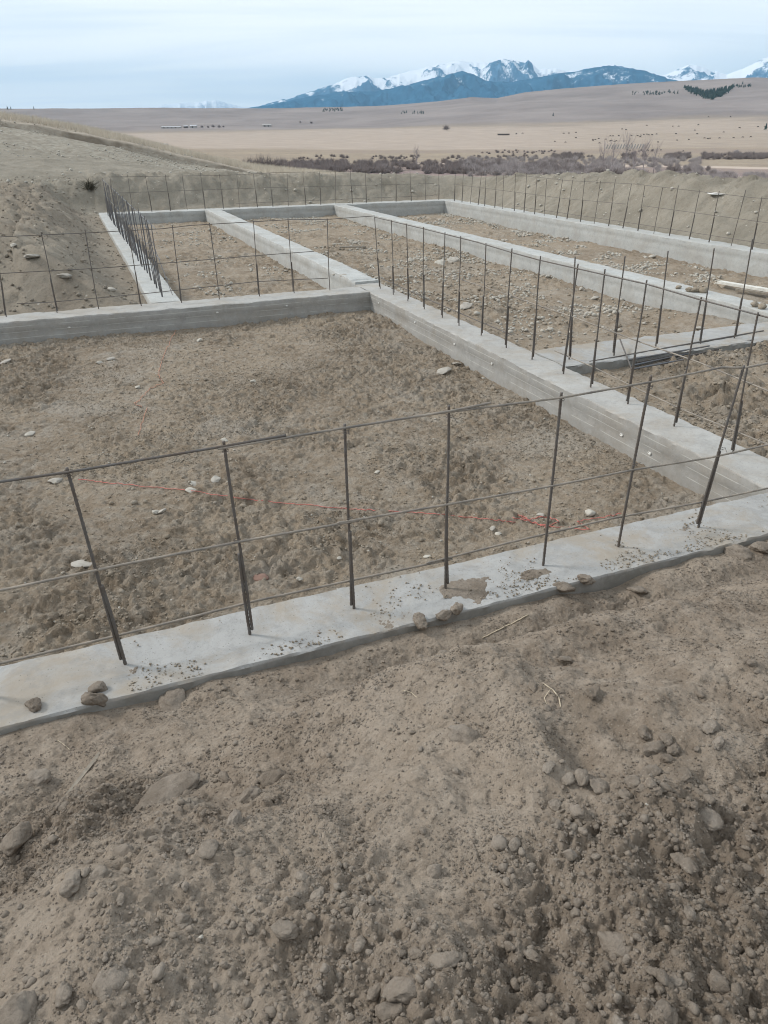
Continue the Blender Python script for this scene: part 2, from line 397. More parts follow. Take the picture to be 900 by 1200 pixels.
ROOMS = [(room1, UL-.1, B2[0]+.1, FV1-.1, AV0+.1, .015, M_pad), (room2, B0[1]-.1, B2[0]+.1, AV1-.1, RV0+.1, .05, M_pad),
         (room3, B2[1]-.1, B3[0]+.1, CV1-.1, RV0+.1, .045, M_pad), (room5, B2[1]-.1, B3[0]+.1, FV1-.1, CV0+.1, .022, M_pad),
         (room4, B3[1]-.1, B4[0]+.1, FV1-.1, RV0+.1, .05, M_pad)]
def ground_z(u, v):
    u = np.asarray(u, float); v = np.asarray(v, float)
    z = land_z(u, v)
    z = np.where((v < FV0) & (v > -4) & (u > -6) & (u < 12), pile_z(u, v), z)
    for fz, u0, u1, v0, v1, *_ in ROOMS:
        ins = (u > u0) & (u < u1) & (v > v0) & (v < v1)
        if ins.any(): z = np.where(ins, fz(u, v), z)
    return z
def hit(px, py, zf=ground_z, tmax=8000., off=0., t0=.6, step=1.012):
    px = np.atleast_1d(np.asarray(px, float)); py = np.atleast_1d(np.asarray(py, float))
    d = ray(px, py); d /= np.linalg.norm(d, axis=1)[:, None]
    n = len(px); lo = np.full(n, t0); hi = np.full(n, np.nan); act = np.arange(n)
    ts = [t0]
    while ts[-1] < tmax: ts.append(ts[-1]*step)
    ts = np.array(ts); CH = 24
    for c in range(0, len(ts), CH):
        if not len(act): break
        tt = ts[c:c+CH]; X = d[act, 0:1]*tt; Y = d[act, 1:2]*tt; Zr = K+d[act, 2:3]*tt
        low = Zr < zf(X, Y)+off; any_ = low.any(1); j = low.argmax(1)
        hi[act[any_]] = tt[j[any_]]; lo[act[any_]] = np.where(j[any_] > 0, tt[np.maximum(j[any_]-1, 0)], tt[0]/step)
        act = act[~any_]
    done = ~np.isnan(hi); lo = np.where(done, lo, 1.); hi_ = np.where(done, hi, 1.01)
    for _ in range(10):
        mid = (lo+hi_)/2; b = K+d[:, 2]*mid < zf(d[:, 0]*mid, d[:, 1]*mid)+off
        hi_ = np.where(b, mid, hi_); lo = np.where(b, lo, mid)
    t = np.where(done, hi_, 100.); out = np.stack([d[:, 0]*t, d[:, 1]*t, K+d[:, 2]*t], 1); return out, done, np.where(done, hi, np.nan)
# hollows and mounds of the pile, each found where it lies
for (px, py, rpx, dz) in ((15, 950, 55, -.13), (75, 905, 30, -.04), (668, 865, 26, -.06), (560, 925, 30, -.05), (425, 940, 32, -.03),
                          (560, 830, 120, .10), (800, 760, 110, .08), (590, 800, 50, .04), (700, 850, 45, -.06), (130, 990, 60, .05), (620, 1080, 50, -.05), (330, 860, 70, .04),
                          (720, 700, 40, -.05), (505, 1150, 45, .05), (60, 1120, 60, .04), (215, 885, 40, .03)):
    P, dn, t = hit([px], [py], pile_base)
    rr = rpx*t[0]/F_PX
    _dents.append((P[0][0], P[0][1], rr*1.1, rr*1.5, dz))

# ------------------------------------------------------------------ ground sheets
def grid(name, fz, u0, u1, v0, v1, du, mat, dv=None, kind='structure', cut=None):
    dv = dv or du
    us = np.linspace(u0, u1, max(2, int(round((u1-u0)/du))+1)); vs = np.linspace(v0, v1, max(2, int(round((v1-v0)/dv))+1))
    U, Vv = np.meshgrid(us, vs); Z = fz(U, Vv); n, m = U.shape
    idx = np.arange(n*m).reshape(n, m)
    Fq = np.stack([idx[:-1, :-1], idx[:-1, 1:], idx[1:, 1:], idx[1:, :-1]], -1).reshape(-1, 4)
    if cut is not None:
        cu = (U[:-1, :-1]+U[1:, 1:]).ravel()/2; cv = (Vv[:-1, :-1]+Vv[1:, 1:]).ravel()/2
        Fq = Fq[~cut(cu, cv)]
    o = mesh_np(name, np.stack([U, Vv, Z], -1).reshape(-1, 3), Fq, mat); o['kind'] = kind
    return o
# the near part of the pile, finest where the camera is closest
pg_ = grid('soil_pile_ground', pile_z, -2.2, 5.6, -.4, FV0+.06, .0060, M_pile, .0055)
_c = np.empty(len(pg_.data.vertices)*3, np.float32); pg_.data.vertices.foreach_get('co', _c); _c = _c.reshape(-1, 3)
_at = pg_.data.attributes.new('damp', 'FLOAT', 'POINT'); _at.data.foreach_set('value', pile_masks(_c[:, 0].astype(float), _c[:, 1].astype(float)).astype(np.float32))
names = ['pad_floor', 'rear_floor', 'trench_floor', 'right_corner_floor', 'far_trench_floor']
for nm, (fz, u0, u1, v0, v1, du, mt) in zip(names, ROOMS): grid(nm, fz, u0, u1, v0, v1, du, mt)
SU0, SU1, SV0, SV1 = -24, 33, -14, 40
def inrooms(u, v, e=.12):
    inside = (v > FV0+e) & (v < RV1-e) & (u < B4[1]-e) & (((u > B0[0]+e)) | ((v < AV1-e) & (u > UL)))
    pile = (u > -2.2+.05) & (u < 5.6-.05) & (v > -.4+.05) & (v < FV0+.2)
    return inside | pile
def apron(u, v):
    w = sst(12, 17, u)+sst(-6, -11, u)
    w = np.clip(w, 0, 1)
    wv = sst(-4, -10, v)
    zp = pile_base(u, v)+fbm(u, v, .3, 4, 71)*.03
    zz = site_z(u, v)
    return np.where(v < FV0+.1, zp*(1-np.maximum(w, wv))+(np.where(w > wv, .6, .8))*np.maximum(w, wv), zz)
site = grid('excavation_ground', apron, SU0, SU1, SV0, SV1, .065, None, .065, cut=inrooms)
# soil type changes from brown cut bank (left) to greenish sandy spoil (rear and right)
m, nt, bs = newmat('excavation_soil'); g = N(nt); p = g.pos()
sp = g.n('ShaderNodeSeparateXYZ'); g.L.new(p, sp.inputs[0])
a = g.noise(p, .7, 6, .65); b = g.noise(p, 5, 6, .7); c = g.noise(p, 30, 4, .7)
cut = g.mix(g.ramp(a, [(.35, 0), (.65, 1)]), (.225, .190, .150), (.31, .272, .22))
snd = g.mix(g.ramp(a, [(.35, 0), (.65, 1)]), (.225, .203, .165), (.30, .272, .225))
wsel = g.math('ADD', g.math('MULTIPLY', g.math('SUBTRACT', sp.outputs[1], 28.6), 2.), g.math('MULTIPLY', g.math('SUBTRACT', sp.outputs[0], 14.), 0.))
wsel = g.math('MAXIMUM', wsel, g.math('MULTIPLY', g.math('SUBTRACT', sp.outputs[0], 13.9), 3.))
wsel = g.math('ADD', wsel, 0., True)
col = g.mix(wsel, cut, snd)
col = g.mix(g.math('MULTIPLY', g.ramp(b, [(.5, 0), (.75, 1)]), .55), col, (.19, .155, .115))
col = g.mix(g.math('MULTIPLY', g.ramp(c, [(.3, 1), (.48, 0)]), .4), col, (.13, .11, .085))
st = g.vor(p, 3.4); col = g.mix(g.math('MULTIPLY', g.ramp(st, [(.05, 1), (.09, 0)]), .7), col, (.48, .45, .39))
g.L.new(col, bs.inputs['Base Color']); bs.inputs['Roughness'].default_value = .95; bs.inputs['Specular IOR Level'].default_value = .15
g.L.new(g.bump(g.noise(p, 12, 7, .75), .8, .06), bs.inputs['Normal']); site.data.materials.append(m)

# the land: one sheet to the horizon
azf = np.concatenate([np.linspace(-math.pi, x_to_az(-380), 70, endpoint=False), np.linspace(x_to_az(-380), x_to_az(1280), 900, endpoint=False), np.linspace(x_to_az(1280), math.pi, 71)])
rf = np.concatenate([[0.5, 8, 16, 22], np.geomspace(26, 140, 150, endpoint=False), np.geomspace(140, 6000, 430), [8000, 12000, 20000, 38000]])
AZ, RR = np.meshgrid(azf, rf); U = RR*np.sin(AZ); V2 = RR*np.cos(AZ)
behind = sst(R(75), R(110), np.abs(AZ-YAW)); xx = az_to_x(AZ)
Z = land_z(U, V2)
Z = Z*(1-behind)+behind*(.6-np.clip(RR-60, 0, 800)*.008)
ins = np.minimum(np.minimum(U-SU0, SU1-U), np.minimum(V2-SV0, SV1-V2))
Z = Z - 1.9*sst(.3, 2.0, ins) - .02
n, mcol = U.shape; idx = np.arange(n*mcol).reshape(n, mcol)
Fq = np.stack([idx[:-1, :-1], idx[:-1, 1:], idx[1:, 1:], idx[1:, :-1]], -1).reshape(-1, 4)
def band(r, a, b, c, d): return sst(a, b, r)*(1-sst(c, d, r))
LX = az_to_x(AZ); wob = fbm(U, V2, 260, 3, 201)*.22; rw = RR*(1+wob*.5)
field = band(rw, 640, 700, 1500, 1650)*sst(-60, 120, LX)
field = np.maximum(field*(.55+.45*sst(760, 600, LX)), band(rw, 1150, 1200, 1550, 1700)*.8)
brushc = np.clip(band(rw, 150, 175, 330, 360)*(.65+.35*sst(-.2, .4, fbm(U, V2, 60, 3, 203)))+band(rw, 560, 590, 640, 660)*.35*sst(300, 450, LX), 0, 1)
track = band(RR*(1+fbm(U, V2, 400, 2, 205)*.06), 345, 352, 366, 374)*sst(430, 500, LX)+band(RR*(1+fbm(U, V2, 300, 2, 207)*.05), 262, 266, 276, 280)*sst(640, 700, LX)*.6
hillc = sst(1500, 1900, rw)
redc = band(rw, 100, 130, 235, 270)*sst(600, 760, LX)
graded = 1-sst(56.2, 57.2, RR); dark = sst(54.3, 54.9, RR+.4*fbm(U, V2, 3, 3, 209))*(1-sst(56.3, 57., RR+.4*fbm(U, V2, 2, 3, 210)))*sst(330, 250, LX)*(.4+.4*sst(-.2, .2, fbm(U, V2, 1.5, 3, 211)))
strawc = sst(56, 57, RR)*(1-sst(90, 150, RR))
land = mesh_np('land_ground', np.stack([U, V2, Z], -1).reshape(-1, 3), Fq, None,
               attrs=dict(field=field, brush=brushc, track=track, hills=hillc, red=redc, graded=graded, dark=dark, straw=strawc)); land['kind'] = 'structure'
m, nt, bs = newmat('rangeland'); g = N(nt); p = g.pos()
n1 = g.noise(g.mapv(p, (.004, .004, .004)), 1, 7, .65); n2 = g.noise(p, .035, 7, .7); n3 = g.noise(p, .35, 5, .7); n4 = g.noise(p, 3.0, 6, .7)
base = g.mix(g.ramp(n2, [(.35, 0), (.65, 1)]), (.35, .29, .22), (.28, .23, .185))
base = g.mix(g.math('MULTIPLY', g.ramp(n3, [(.45, 0), (.7, 1)]), .5), base, (.17, .14, .115))
base = g.mix(g.attr('hills'), base, g.mix(g.ramp(n1, [(.35, 0), (.65, 1)]), (.285, .25, .235), (.205, .18, .172)))
base = g.mix(g.attr('field'), base, g.mix(g.ramp(n2, [(.35, 0), (.65, 1)]), (.41, .34, .285), (.34, .285, .24)))
base = g.mix(g.attr('brush'), base, g.mix(g.ramp(n3, [(.4, 0), (.6, 1)]), (.22, .17, .175), (.30, .24, .205)))
base = g.mix(g.attr('red'), base, g.mix(g.ramp(n3, [(.4, 0), (.6, 1)]), (.25, .165, .15), (.33, .24, .20)))
base = g.mix(g.attr('track'), base, (.47, .39, .33))
base = g.mix(g.attr('straw'), base, g.mix(g.ramp(n4, [(.4, 0), (.6, 1)]), (.42, .37, .31), (.33, .29, .24)))
gr = g.mix(g.ramp(n3, [(.35, 0), (.65, 1)]), (.27, .25, .21), (.34, .318, .27))
gr = g.mix(g.math('MULTIPLY', g.ramp(n4, [(.42, 0), (.6, 1)]), .7), gr, (.19, .16, .125))
gr = g.mix(g.math('MULTIPLY', g.ramp(g.vor(p, 1.6), [(.06, 1), (.12, 0)]), .8), gr, (.46, .43, .37))
base = g.mix(g.attr('graded'), base, gr); base = g.mix(g.attr('dark'), base, (.085, .068, .052))
g.L.new(base, bs.inputs['Base Color']); bs.inputs['Roughness'].default_value = 1.; bs.inputs['Specular IOR Level'].default_value = .05
g.L.new(g.bump(n4, .5, .15), bs.inputs['Normal']); land.data.materials.append(m)

# ------------------------------------------------------------------ mountains
def mountain(name, r0, xs, ys, x0, x1, base_y, depth, rough, mat, seed, label=None, nx=520, nr=90):
    xa = np.linspace(x0, x1, nx); az = x_to_az(xa); t = np.linspace(0, 1, nr)
    A, T = np.meshgrid(az, t); X = az_to_x(A); r = r0-depth*.72+depth*T
    yc = np.interp(X, xs, ys) - (1.6 if seed == 351 else .4) + (vnoise(X/3.1, X*0, seed)-.5)*1.2*rough + (vnoise(X/9., X*0, seed+1)-.5)*2.0*rough
    zc = K+r0*tan_el(X, yc); zb = K+r0*tan_el(X, np.full_like(X, base_y))*0-60
    prof = np.where(T < .72, (T/.72)**1.45, 1-((T-.72)/.28)**1.5)
    uu = r*np.sin(A); vv = r*np.cos(A)
    rg = ridge(uu*1.5, vv*.8, depth*.24, 5, seed+7); rg2 = ridge(uu*1.6, vv*.7, depth*.085, 4, seed+9)
    h = zb+(zc-zb)*np.clip(prof, 0, 1)
    mod = (1-np.exp(-((T-.72)/.10)**2))*np.clip(prof, 0, 1)
    h = h + (zc-zb)*mod*(rg*.55-.22+rg2*.24)*np.clip(1-.0*prof, 0, 1)
    h = np.minimum(h, K+r*tan_el(X, yc+.0)*1.0+0)
    idx = np.arange(nr*nx).reshape(nr, nx)
    Fq = np.stack([idx[:-1, :-1], idx[:-1, 1:], idx[1:, 1:], idx[1:, :-1]], -1).reshape(-1, 4)
    o = mesh_np(name, np.stack([uu, vv, h], -1).reshape(-1, 3), Fq, mat, attrs=dict(rgl=rg2*.6+rg*.4))
    o['kind'] = 'structure'; return o
def mtn_mat(name, snow0, snow1, hazed_forest, sc, rock, gull=900.):  # forest and rock colours carry painted-in blue of the distance haze
    m, nt, bs = newmat(name); g = N(nt); p = g.pos(); sp = g.n('ShaderNodeSeparateXYZ'); g.L.new(p, sp.inputs[0])
    n = g.noise(p, sc, 8, .72, .3); n2 = g.noise(p, sc*5, 6, .75)
    h = g.math('ADD', sp.outputs[2], g.math('MULTIPLY', g.math('SUBTRACT', n, .5), 1900.))
    h = g.math('ADD', h, g.math('MULTIPLY', g.math('SUBTRACT', n2, .5), 1500.))
    h = g.math('ADD', h, g.math('MULTIPLY', g.math('SUBTRACT', g.noise(p, .022, 5, .8), .5), 1300.))
    h = g.math('SUBTRACT', h, g.math('MULTIPLY', g.math('SUBTRACT', g.attr('rgl'), .25), gull))
    mr = g.n('ShaderNodeMapRange'); g.L.new(h, mr.inputs[0]); mr.inputs[1].default_value = snow0; mr.inputs[2].default_value = snow1
    col = g.mix(g.math('MULTIPLY', mr.outputs[0], .92), g.mix(g.ramp(n2, [(.4, 0), (.6, 1)]), hazed_forest, rock), (.86, .88, .92))
    g.L.new(col, bs.inputs['Base Color']); bs.inputs['Roughness'].default_value = 1.; bs.inputs['Specular IOR Level'].default_value = .0
    return m
Mm_f = mtn_mat('forested_mountain', 1080, 1400, (.015, .075, .14), .0011, (.03, .11, .19))  # bluish albedo stands in for part of the air haze
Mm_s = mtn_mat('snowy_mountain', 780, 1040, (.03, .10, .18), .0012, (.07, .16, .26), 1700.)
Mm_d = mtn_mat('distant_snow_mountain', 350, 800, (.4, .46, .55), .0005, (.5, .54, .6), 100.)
mountain('front_mountains', 14500, [250, 312, 345, 380, 400, 440, 470, 500, 520, 539, 553, 567, 594, 611, 640, 665, 692, 705, 720, 745, 765, 785, 820, 880, 1300],
         [135, 124, 117, 111, 108, 107, 101, 94, 88, 83.6, 88, 95, 97, 93, 88, 85, 78.5, 78, 80, 83.5, 90, 95, 101, 110, 130], 230, 1050, 140, 5200, .7, Mm_f, 301, nx=820, nr=130)
mountain('snow_mountains', 19000, [250, 312, 345, 380, 400, 412, 430, 455, 480, 505, 520, 535, 552, 573, 585, 597, 607, 613, 626, 640, 655, 680, 708, 725, 745, 772, 784, 795, 805, 820, 838, 855, 868, 880, 893, 905, 930, 1000, 1300],
         [135, 124, 115.5, 104, 97, 92, 91, 92.5, 84, 79.5, 75, 72, 74, 75, 69.5, 73, 74, 71.5, 84, 82, 84, 85, 77, 82, 90, 89, 81, 77.5, 79, 84.5, 90, 82.5, 75, 69, 65.5, 69, 80, 95, 120], 230, 1050, 140, 6500, 1.0, Mm_s, 351, nx=900, nr=150)
mountain('distant_mountains', 27000, [-300, 120, 180, 200, 215, 225, 240, 246, 252, 257, 263, 270, 290, 400, 1300], [130, 130, 126.5, 122, 120, 120.5, 119, 117.5, 119, 116.8, 119, 121, 126, 130, 130], 150, 330, 140, 5000, .6, Mm_d, 391, nx=420, nr=50)

# ------------------------------------------------------------------ foundation walls
def wall(name, p0, p1, w, ztop, zbot, mat, label, seed, step=.06, rag=.008, ztopf=None, board=0.):
    """cast wall from p0 to p1 (left side first), cross-section swept along its length"""
    p0 = np.array(p0, float); p1 = np.array(p1, float); L = np.linalg.norm(p1-p0); t = (p1-p0)/L; nrm = np.array([-t[1], t[0]])
    n = max(3, int(L/step)); s = np.linspace(0, L, n+1)
    h = w/2; cs = [(-h, zbot), (-h, ztop-.30), (-h, ztop-.225), (-h, ztop-.218), (-h, ztop-.14), (-h, ztop-.133), (-h, ztop-.06), (-h, ztop-.053), (-h, ztop-.012), (-h+.008, ztop)]
    nt_ = 9; cs += [(-h+.008+(w-.016)*k/nt_, ztop) for k in range(1, nt_)]
    cs += [(h-.008, ztop), (h, ztop-.012), (h, ztop-.053), (h, ztop-.06), (h, ztop-.133), (h, ztop-.14), (h, ztop-.218), (h, ztop-.225), (h, ztop-.30), (h, zbot)]
    cs = np.array(cs); m_ = len(cs); ic = 9
    S, O = np.meshgrid(s, cs[:, 0], indexing='ij'); Zc = np.tile(cs[:, 1], (n+1, 1))
    top = (Zc > ztop-.001).astype(float); nearEdge = ((np.abs(O) > h-.02) & (Zc > ztop-.02)).astype(float)
    Zc = Zc + top*(fbm(S+seed*3, O, .4, 3, seed)*.010+fbm(S, O, .07, 4, seed+3)*.006) - nearEdge*np.clip(fbm(S+seed, O*9, .12, 4, seed+5)-.1, 0, 1)*rag*2
    side = np.sign(O)*(np.abs(O) > h-.001)
    brd = np.where(Zc > ztop-.055, 0, np.where(Zc > ztop-.137, 1, np.where(Zc > ztop-.222, 0, 1)))
    O2 = O + side*(fbm(S, Zc*3+np.sign(O)*50, .5, 3, seed+7)*.004 + (brd*.0018)) + nearEdge*np.sign(O)*fbm(S, O*20, .1, 3, seed+9)*rag
    if ztopf is not None: Zc = Zc + ztopf(S)*(Zc > ztop-.06)
    P = p0[None, None]+S[..., None]*t+O2[..., None]*nrm
    V = np.concatenate([P, Zc[..., None]], -1).reshape(-1, 3); idx = np.arange((n+1)*m_).reshape(n+1, m_)
    Fq = np.stack([idx[:-1, :-1], idx[1:, :-1], idx[1:, 1:], idx[:-1, 1:]], -1).reshape(-1, 4)
    # end caps as strips of quads
    caps = []
    for i, fl in ((0, 1), (n, 0)):
        a = 0; b_ = m_-1
        while b_-a >= 3:
            q = (idx[i, a], idx[i, a+1], idx[i, b_-1], idx[i, b_]); caps.append(q if fl else q[::-1]); a += 1; b_ -= 1
    Fq = np.concatenate([Fq, np.array(caps)])
    o = mesh_np(name, V, Fq, mat, smooth=False)
    me = o.data; me.polygons.foreach_set('use_smooth', np.full(len(me.polygons), True))
    me.set_sharp_from_angle(angle=R(40)) if hasattr(me, 'set_sharp_from_angle') else None
    tag(o, label, 'foundation wall', 'poured concrete foundation walls'); return o
W = {}
def mid(a): return (a[0]+a[1])/2
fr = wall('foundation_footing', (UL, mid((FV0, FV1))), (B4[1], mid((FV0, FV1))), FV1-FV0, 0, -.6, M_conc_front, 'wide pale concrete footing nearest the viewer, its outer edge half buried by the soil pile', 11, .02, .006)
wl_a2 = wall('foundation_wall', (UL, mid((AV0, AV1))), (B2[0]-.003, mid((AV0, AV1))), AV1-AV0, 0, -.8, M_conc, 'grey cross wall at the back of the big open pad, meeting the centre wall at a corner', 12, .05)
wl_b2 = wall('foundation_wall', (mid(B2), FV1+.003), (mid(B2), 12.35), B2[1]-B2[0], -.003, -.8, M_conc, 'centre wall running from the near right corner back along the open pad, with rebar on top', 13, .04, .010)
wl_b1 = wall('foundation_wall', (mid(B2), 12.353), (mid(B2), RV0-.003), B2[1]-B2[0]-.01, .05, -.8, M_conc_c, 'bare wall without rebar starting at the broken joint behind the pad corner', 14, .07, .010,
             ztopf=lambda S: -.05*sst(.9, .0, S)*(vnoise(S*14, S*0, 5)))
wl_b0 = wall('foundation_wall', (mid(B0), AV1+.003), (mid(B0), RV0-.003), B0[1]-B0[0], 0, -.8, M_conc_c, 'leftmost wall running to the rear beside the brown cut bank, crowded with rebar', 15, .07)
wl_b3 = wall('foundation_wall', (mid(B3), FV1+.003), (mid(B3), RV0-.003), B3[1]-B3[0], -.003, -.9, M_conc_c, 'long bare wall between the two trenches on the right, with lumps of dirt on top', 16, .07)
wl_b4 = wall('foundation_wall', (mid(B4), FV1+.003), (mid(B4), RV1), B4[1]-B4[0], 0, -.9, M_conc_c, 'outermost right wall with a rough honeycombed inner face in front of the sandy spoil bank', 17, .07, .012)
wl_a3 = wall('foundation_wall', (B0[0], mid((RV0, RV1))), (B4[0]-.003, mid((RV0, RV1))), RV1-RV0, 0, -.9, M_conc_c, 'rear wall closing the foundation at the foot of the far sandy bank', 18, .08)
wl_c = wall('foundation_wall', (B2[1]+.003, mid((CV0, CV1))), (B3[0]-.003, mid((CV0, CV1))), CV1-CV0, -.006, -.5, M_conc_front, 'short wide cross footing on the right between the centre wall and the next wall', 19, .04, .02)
# form ties: small white rings left in the wall faces
def form_tie(parent, P, n):
    mb = MB(); c = np.array(P); nn = np.array(n, float); s = np.array([-nn[1], nn[0], 0]); pts = []
    for k in range(9):
        a = 2*math.pi*k/8; pts.append(c+nn*.010+s*.019*math.cos(a)+np.array([0, 0, .010*math.sin(a)]))
    mb.tube(pts, .0035, 5, False); mb.box(tuple(c+nn*.004), (.018 if abs(n[1]) else .012, .012 if abs(n[1]) else .018, .018))
    return mb.build('form_tie', M_white, parent)
def tie_at(parent, px, py, axis, val, n):
    d = ray([px], [py])[0]; i = 0 if axis == 'u' else 1; t = val/d[i]; form_tie(parent, (d[0]*t, d[1]*t, K+d[2]*t), n)
for q in ((81, 383.5), (254.5, 366), (336, 358)): tie_at(wl_a2, q[0], q[1], 'v', AV0, (0, -1, 0))
for q in ((444, 355), (487, 377.5), (533, 403), (577, 426), (729, 509.5), (762, 531)): tie_at(wl_b2, q[0], q[1], 'u', B2[0], (-1, 0, 0))

# ------------------------------------------------------------------ rebar grids
RAD = .0079
def ribbed(a, b, rad=RAD, sag=0., close=True, seed=0, n=8):
    a = np.array(a, float); b = np.array(b, float); L = np.linalg.norm(b-a)
    mb = MB()
    rnd = random.Random(seed*7+3); bx = [rnd.uniform(-1, 1)*.006*min(L, 2) for _ in range(2)]
    side = np.cross(b-a, [0, 0, 1.]); side = side/np.linalg.norm(side) if np.linalg.norm(side) > .05 else np.array([1., 0, 0])
    m = max(2, int(L/(.012 if close else .25))); pts = []; rr = []
    for i in range(m+1):
        t = i/m; p = a+(b-a)*t+side*bx[0]*math.sin(math.pi*t)+side*bx[1]*math.sin(2*math.pi*t)*.6; p = p+np.array([0, 0, -sag*4*t*(1-t)])
        pts.append(p); rr.append(rad*(1.12 if (i % 2 and close) else .93))
    mb.tube(pts, rr, n); return mb
def wire_tie(parent, p, seed):
    mb = MB(); rnd = random.Random(seed); p = np.array(p); pts = []
    for k in range(14):
        a = k*.9; pts.append(p+np.array([math.cos(a)*.017, math.sin(a)*.016, -.012+.0018*k]))
    pts.append(p+np.array([rnd.uniform(-.03, .03), rnd.uniform(-.04, -.02), rnd.uniform(-.03, .02)]))
    mb.tube(pts, .0014, 4); mb.build('tie_wire', M_steel, parent)
HB = 1.13
def upright(parent, bpx, line, tpx=None, close=True, dowel=.5, zt=HB, mat=None, seed=0, lean=True):
    """bpx: image point of the foot; line: ('u', val)/('v', val) the bar stands on; tpx: image point of the top"""
    d = ray([bpx[0]], [bpx[1]])[0]; i = 0 if line[0] == 'u' else 1
    P = on_plane(bpx[0], bpx[1]); 
    if line[1] is not None: P[i] = line[1]
    if tpx is not None:
        e = ray([tpx[0]], [tpx[1]])[0]; dist = math.hypot(P[0], P[1]); s = dist/math.hypot(e[0], e[1])
        T = np.array([e[0]*s, e[1]*s, K+e[2]*s]); T[2] = min(max(T[2], zt-.06), zt+.06)
    else: T = P+np.array([random.uniform(-.02, .02), random.uniform(-.02, .02), zt+random.uniform(-.02, .02)])
    ax = (T-P)/np.linalg.norm(T-P)
    gap = np.array([CR[0], CR[1], 0])*(RAD*1.9); gap = gap*random.choice((-1, 1)) if not close else gap*(-1 if seed % 2 else 1)
    if dowel:
        D = P+ax*dowel*(HB/1.13)
        a = ribbed(P+ax*.03+gap*1., T+gap*.0, RAD*.92, close=close, seed=seed, n=8 if close else 5).build('vertical_bar', mat or M_steel, parent, close)
        ribbed(P-ax*.05, D, RAD*1.04, close=close, seed=seed+50, n=8 if close else 5).build('dowel', M_steel, parent, close)
    else: ribbed(P-ax*.05, T, RAD, close=close, seed=seed, n=8 if close else 5).build('vertical_bar', mat or M_steel, parent, close)
    return P, T
def rod(parent, pts, close=True, rad=RAD*.80, mat=None, n=6):
    """pts: world points the rod passes through"""
    out = []
    pts = [np.array(p, float) for p in pts]
    mb = MB(); P = []; Rr = []
    for a, b in zip(pts[:-1], pts[1:]):
        L = np.linalg.norm(b-a); m = max(2, int(L/(.012 if close else .2)))
        for i in range(m): P.append(a+(b-a)*i/m)
    P.append(pts[-1]); Rr = [rad*(1.13 if (i % 2 and close) else .92) for i in range(len(P))]
    mb.tube(P, Rr, 8 if close else n); return mb.build('horizontal_bar', mat or M_steel, parent, close)
def rod_px(parent, pl, line, close=True, **kw):
    """image points of a rod that lies in a vertical plane u=val or v=val"""
    i = 0 if line[0] == 'u' else 1; out = []
    for q in pl:
        d = ray([q[0]], [q[1]])[0]; t = line[1]/d[i]; out.append((d[0]*t, d[1]*t, K+d[2]*t))
    return rod(parent, out, close, **kw)
GR = 'rebar grids standing on the foundation'
def rgrid(loc, label):
    g_ = empty('rebar_grid', loc); tag(g_, label, 'rebar grid', GR); return g_
def reparent(root):
    # children were built in world coordinates: keep them there
    for c in root.children: c.matrix_parent_inverse = Matrix.Translation(root.location).inverted()
# front grid
g1 = rgrid((1.5, 3.15, 0), 'largest nearest rebar grid, seven spaced uprights on the wide front footing')
FVb = 1.335*K
front = [((-14, 825), (-96, 583)), ((147, 780), (78, 548)), ((293, 743), (262, 517)), ((416, 716), (404, 497)), ((521, 688), (526, 475)), ((635, 660), (658, 460)), ((724, 640), (763, 440)), ((818, 618), (872, 428)), ((914, 597), (985, 395))]
dw = [.5, .48, .50, .50, .52, .0, .0, .56, .5]; tops = []
for k, (b_, t_) in enumerate(front):
    P, T = upright(g1, b_, ('v', FVb), t_, True, dw[k], seed=k); tops.append((P, T))
    for zz in (.58, 1.06):
        if k in (0, 8): continue
        q = P+(T-P)*zz/T[2]; wire_tie(g1, q+np.array([0, -.008, 0]), k*3+int(zz*10))
rod_px(g1, [(-60, 573), (78, 553.5), (262, 523), (335, 510)], ('v', FVb-.02), mat=M_steel)
rod_px(g1, [(255, 526), (404, 501.5), (526, 482), (575, 472)], ('v', FVb-.022), mat=M_steel_worn)
rod_px(g1, [(500, 486), (658, 466), (763, 447.5), (846, 430.5), (872, 431), (985, 410)], ('v', FVb-.02), mat=M_steel_worn)
rod_px(g1, [(-60, 703), (0, 692), (147, 661), (290, 633), (420, 610)], ('v', FVb-.021), mat=M_steel_worn)
rod_px(g1, [(395, 613), (526, 591), (650, 569), (740, 551), (834, 536), (985, 502)], ('v', FVb-.02), mat=M_steel_worn)
rod_px(g1, [(-60, 791), (0, 777.5), (133, 746), (300, 704), (417, 679), (530, 655)], ('v', FVb+.02), mat=M_steel_worn)
rod_px(g1, [(500, 660), (600, 635), (717, 607.5), (820, 589), (985, 554)], ('v', FVb+.02), mat=M_steel_worn)
reparent(g1)
# middle cross wall grid
g2 = rgrid((0, 12, 0), 'thin rebar grid on the grey cross wall behind the open pad')
AVb = 5.11*K
a2 = [((-40, 383), (-57, 280)), ((7, 373), (-6, 274)), ((67, 368), (48, 272)), ((116, 363), (99.5, 269)), ((166, 359), (150, 268)), ((213.5, 355.5), (202, 264)), ((256, 350), (245.5, 261)), ((304, 347), (297, 259)), ((343.5, 343), (337.5, 256)), ((386, 340), (383.5, 256)), ((423, 336), (420, 254))]
for k, (b_, t_) in enumerate(a2[:-1]): upright(g2, b_, ('v', AVb), t_, False, .5 if k % 3 else 0, seed=k+20)
rod_px(g2, [(-60, 279), (0, 277.5), (100, 273), (190, 268), (225, 264), (338, 257.5), (384, 257), (439, 253)], ('v', AVb-.02), False)
rod_px(g2, [(-60, 324), (0, 320.5), (120, 314), (222, 306), (300, 299.5), (368, 294.5)], ('v', AVb-.02), False)
rod_px(g2, [(20, 356), (60, 354), (170, 344), (222, 338.5), (300, 330), (384, 326)], ('v', AVb+.02), False)
reparent(g2)
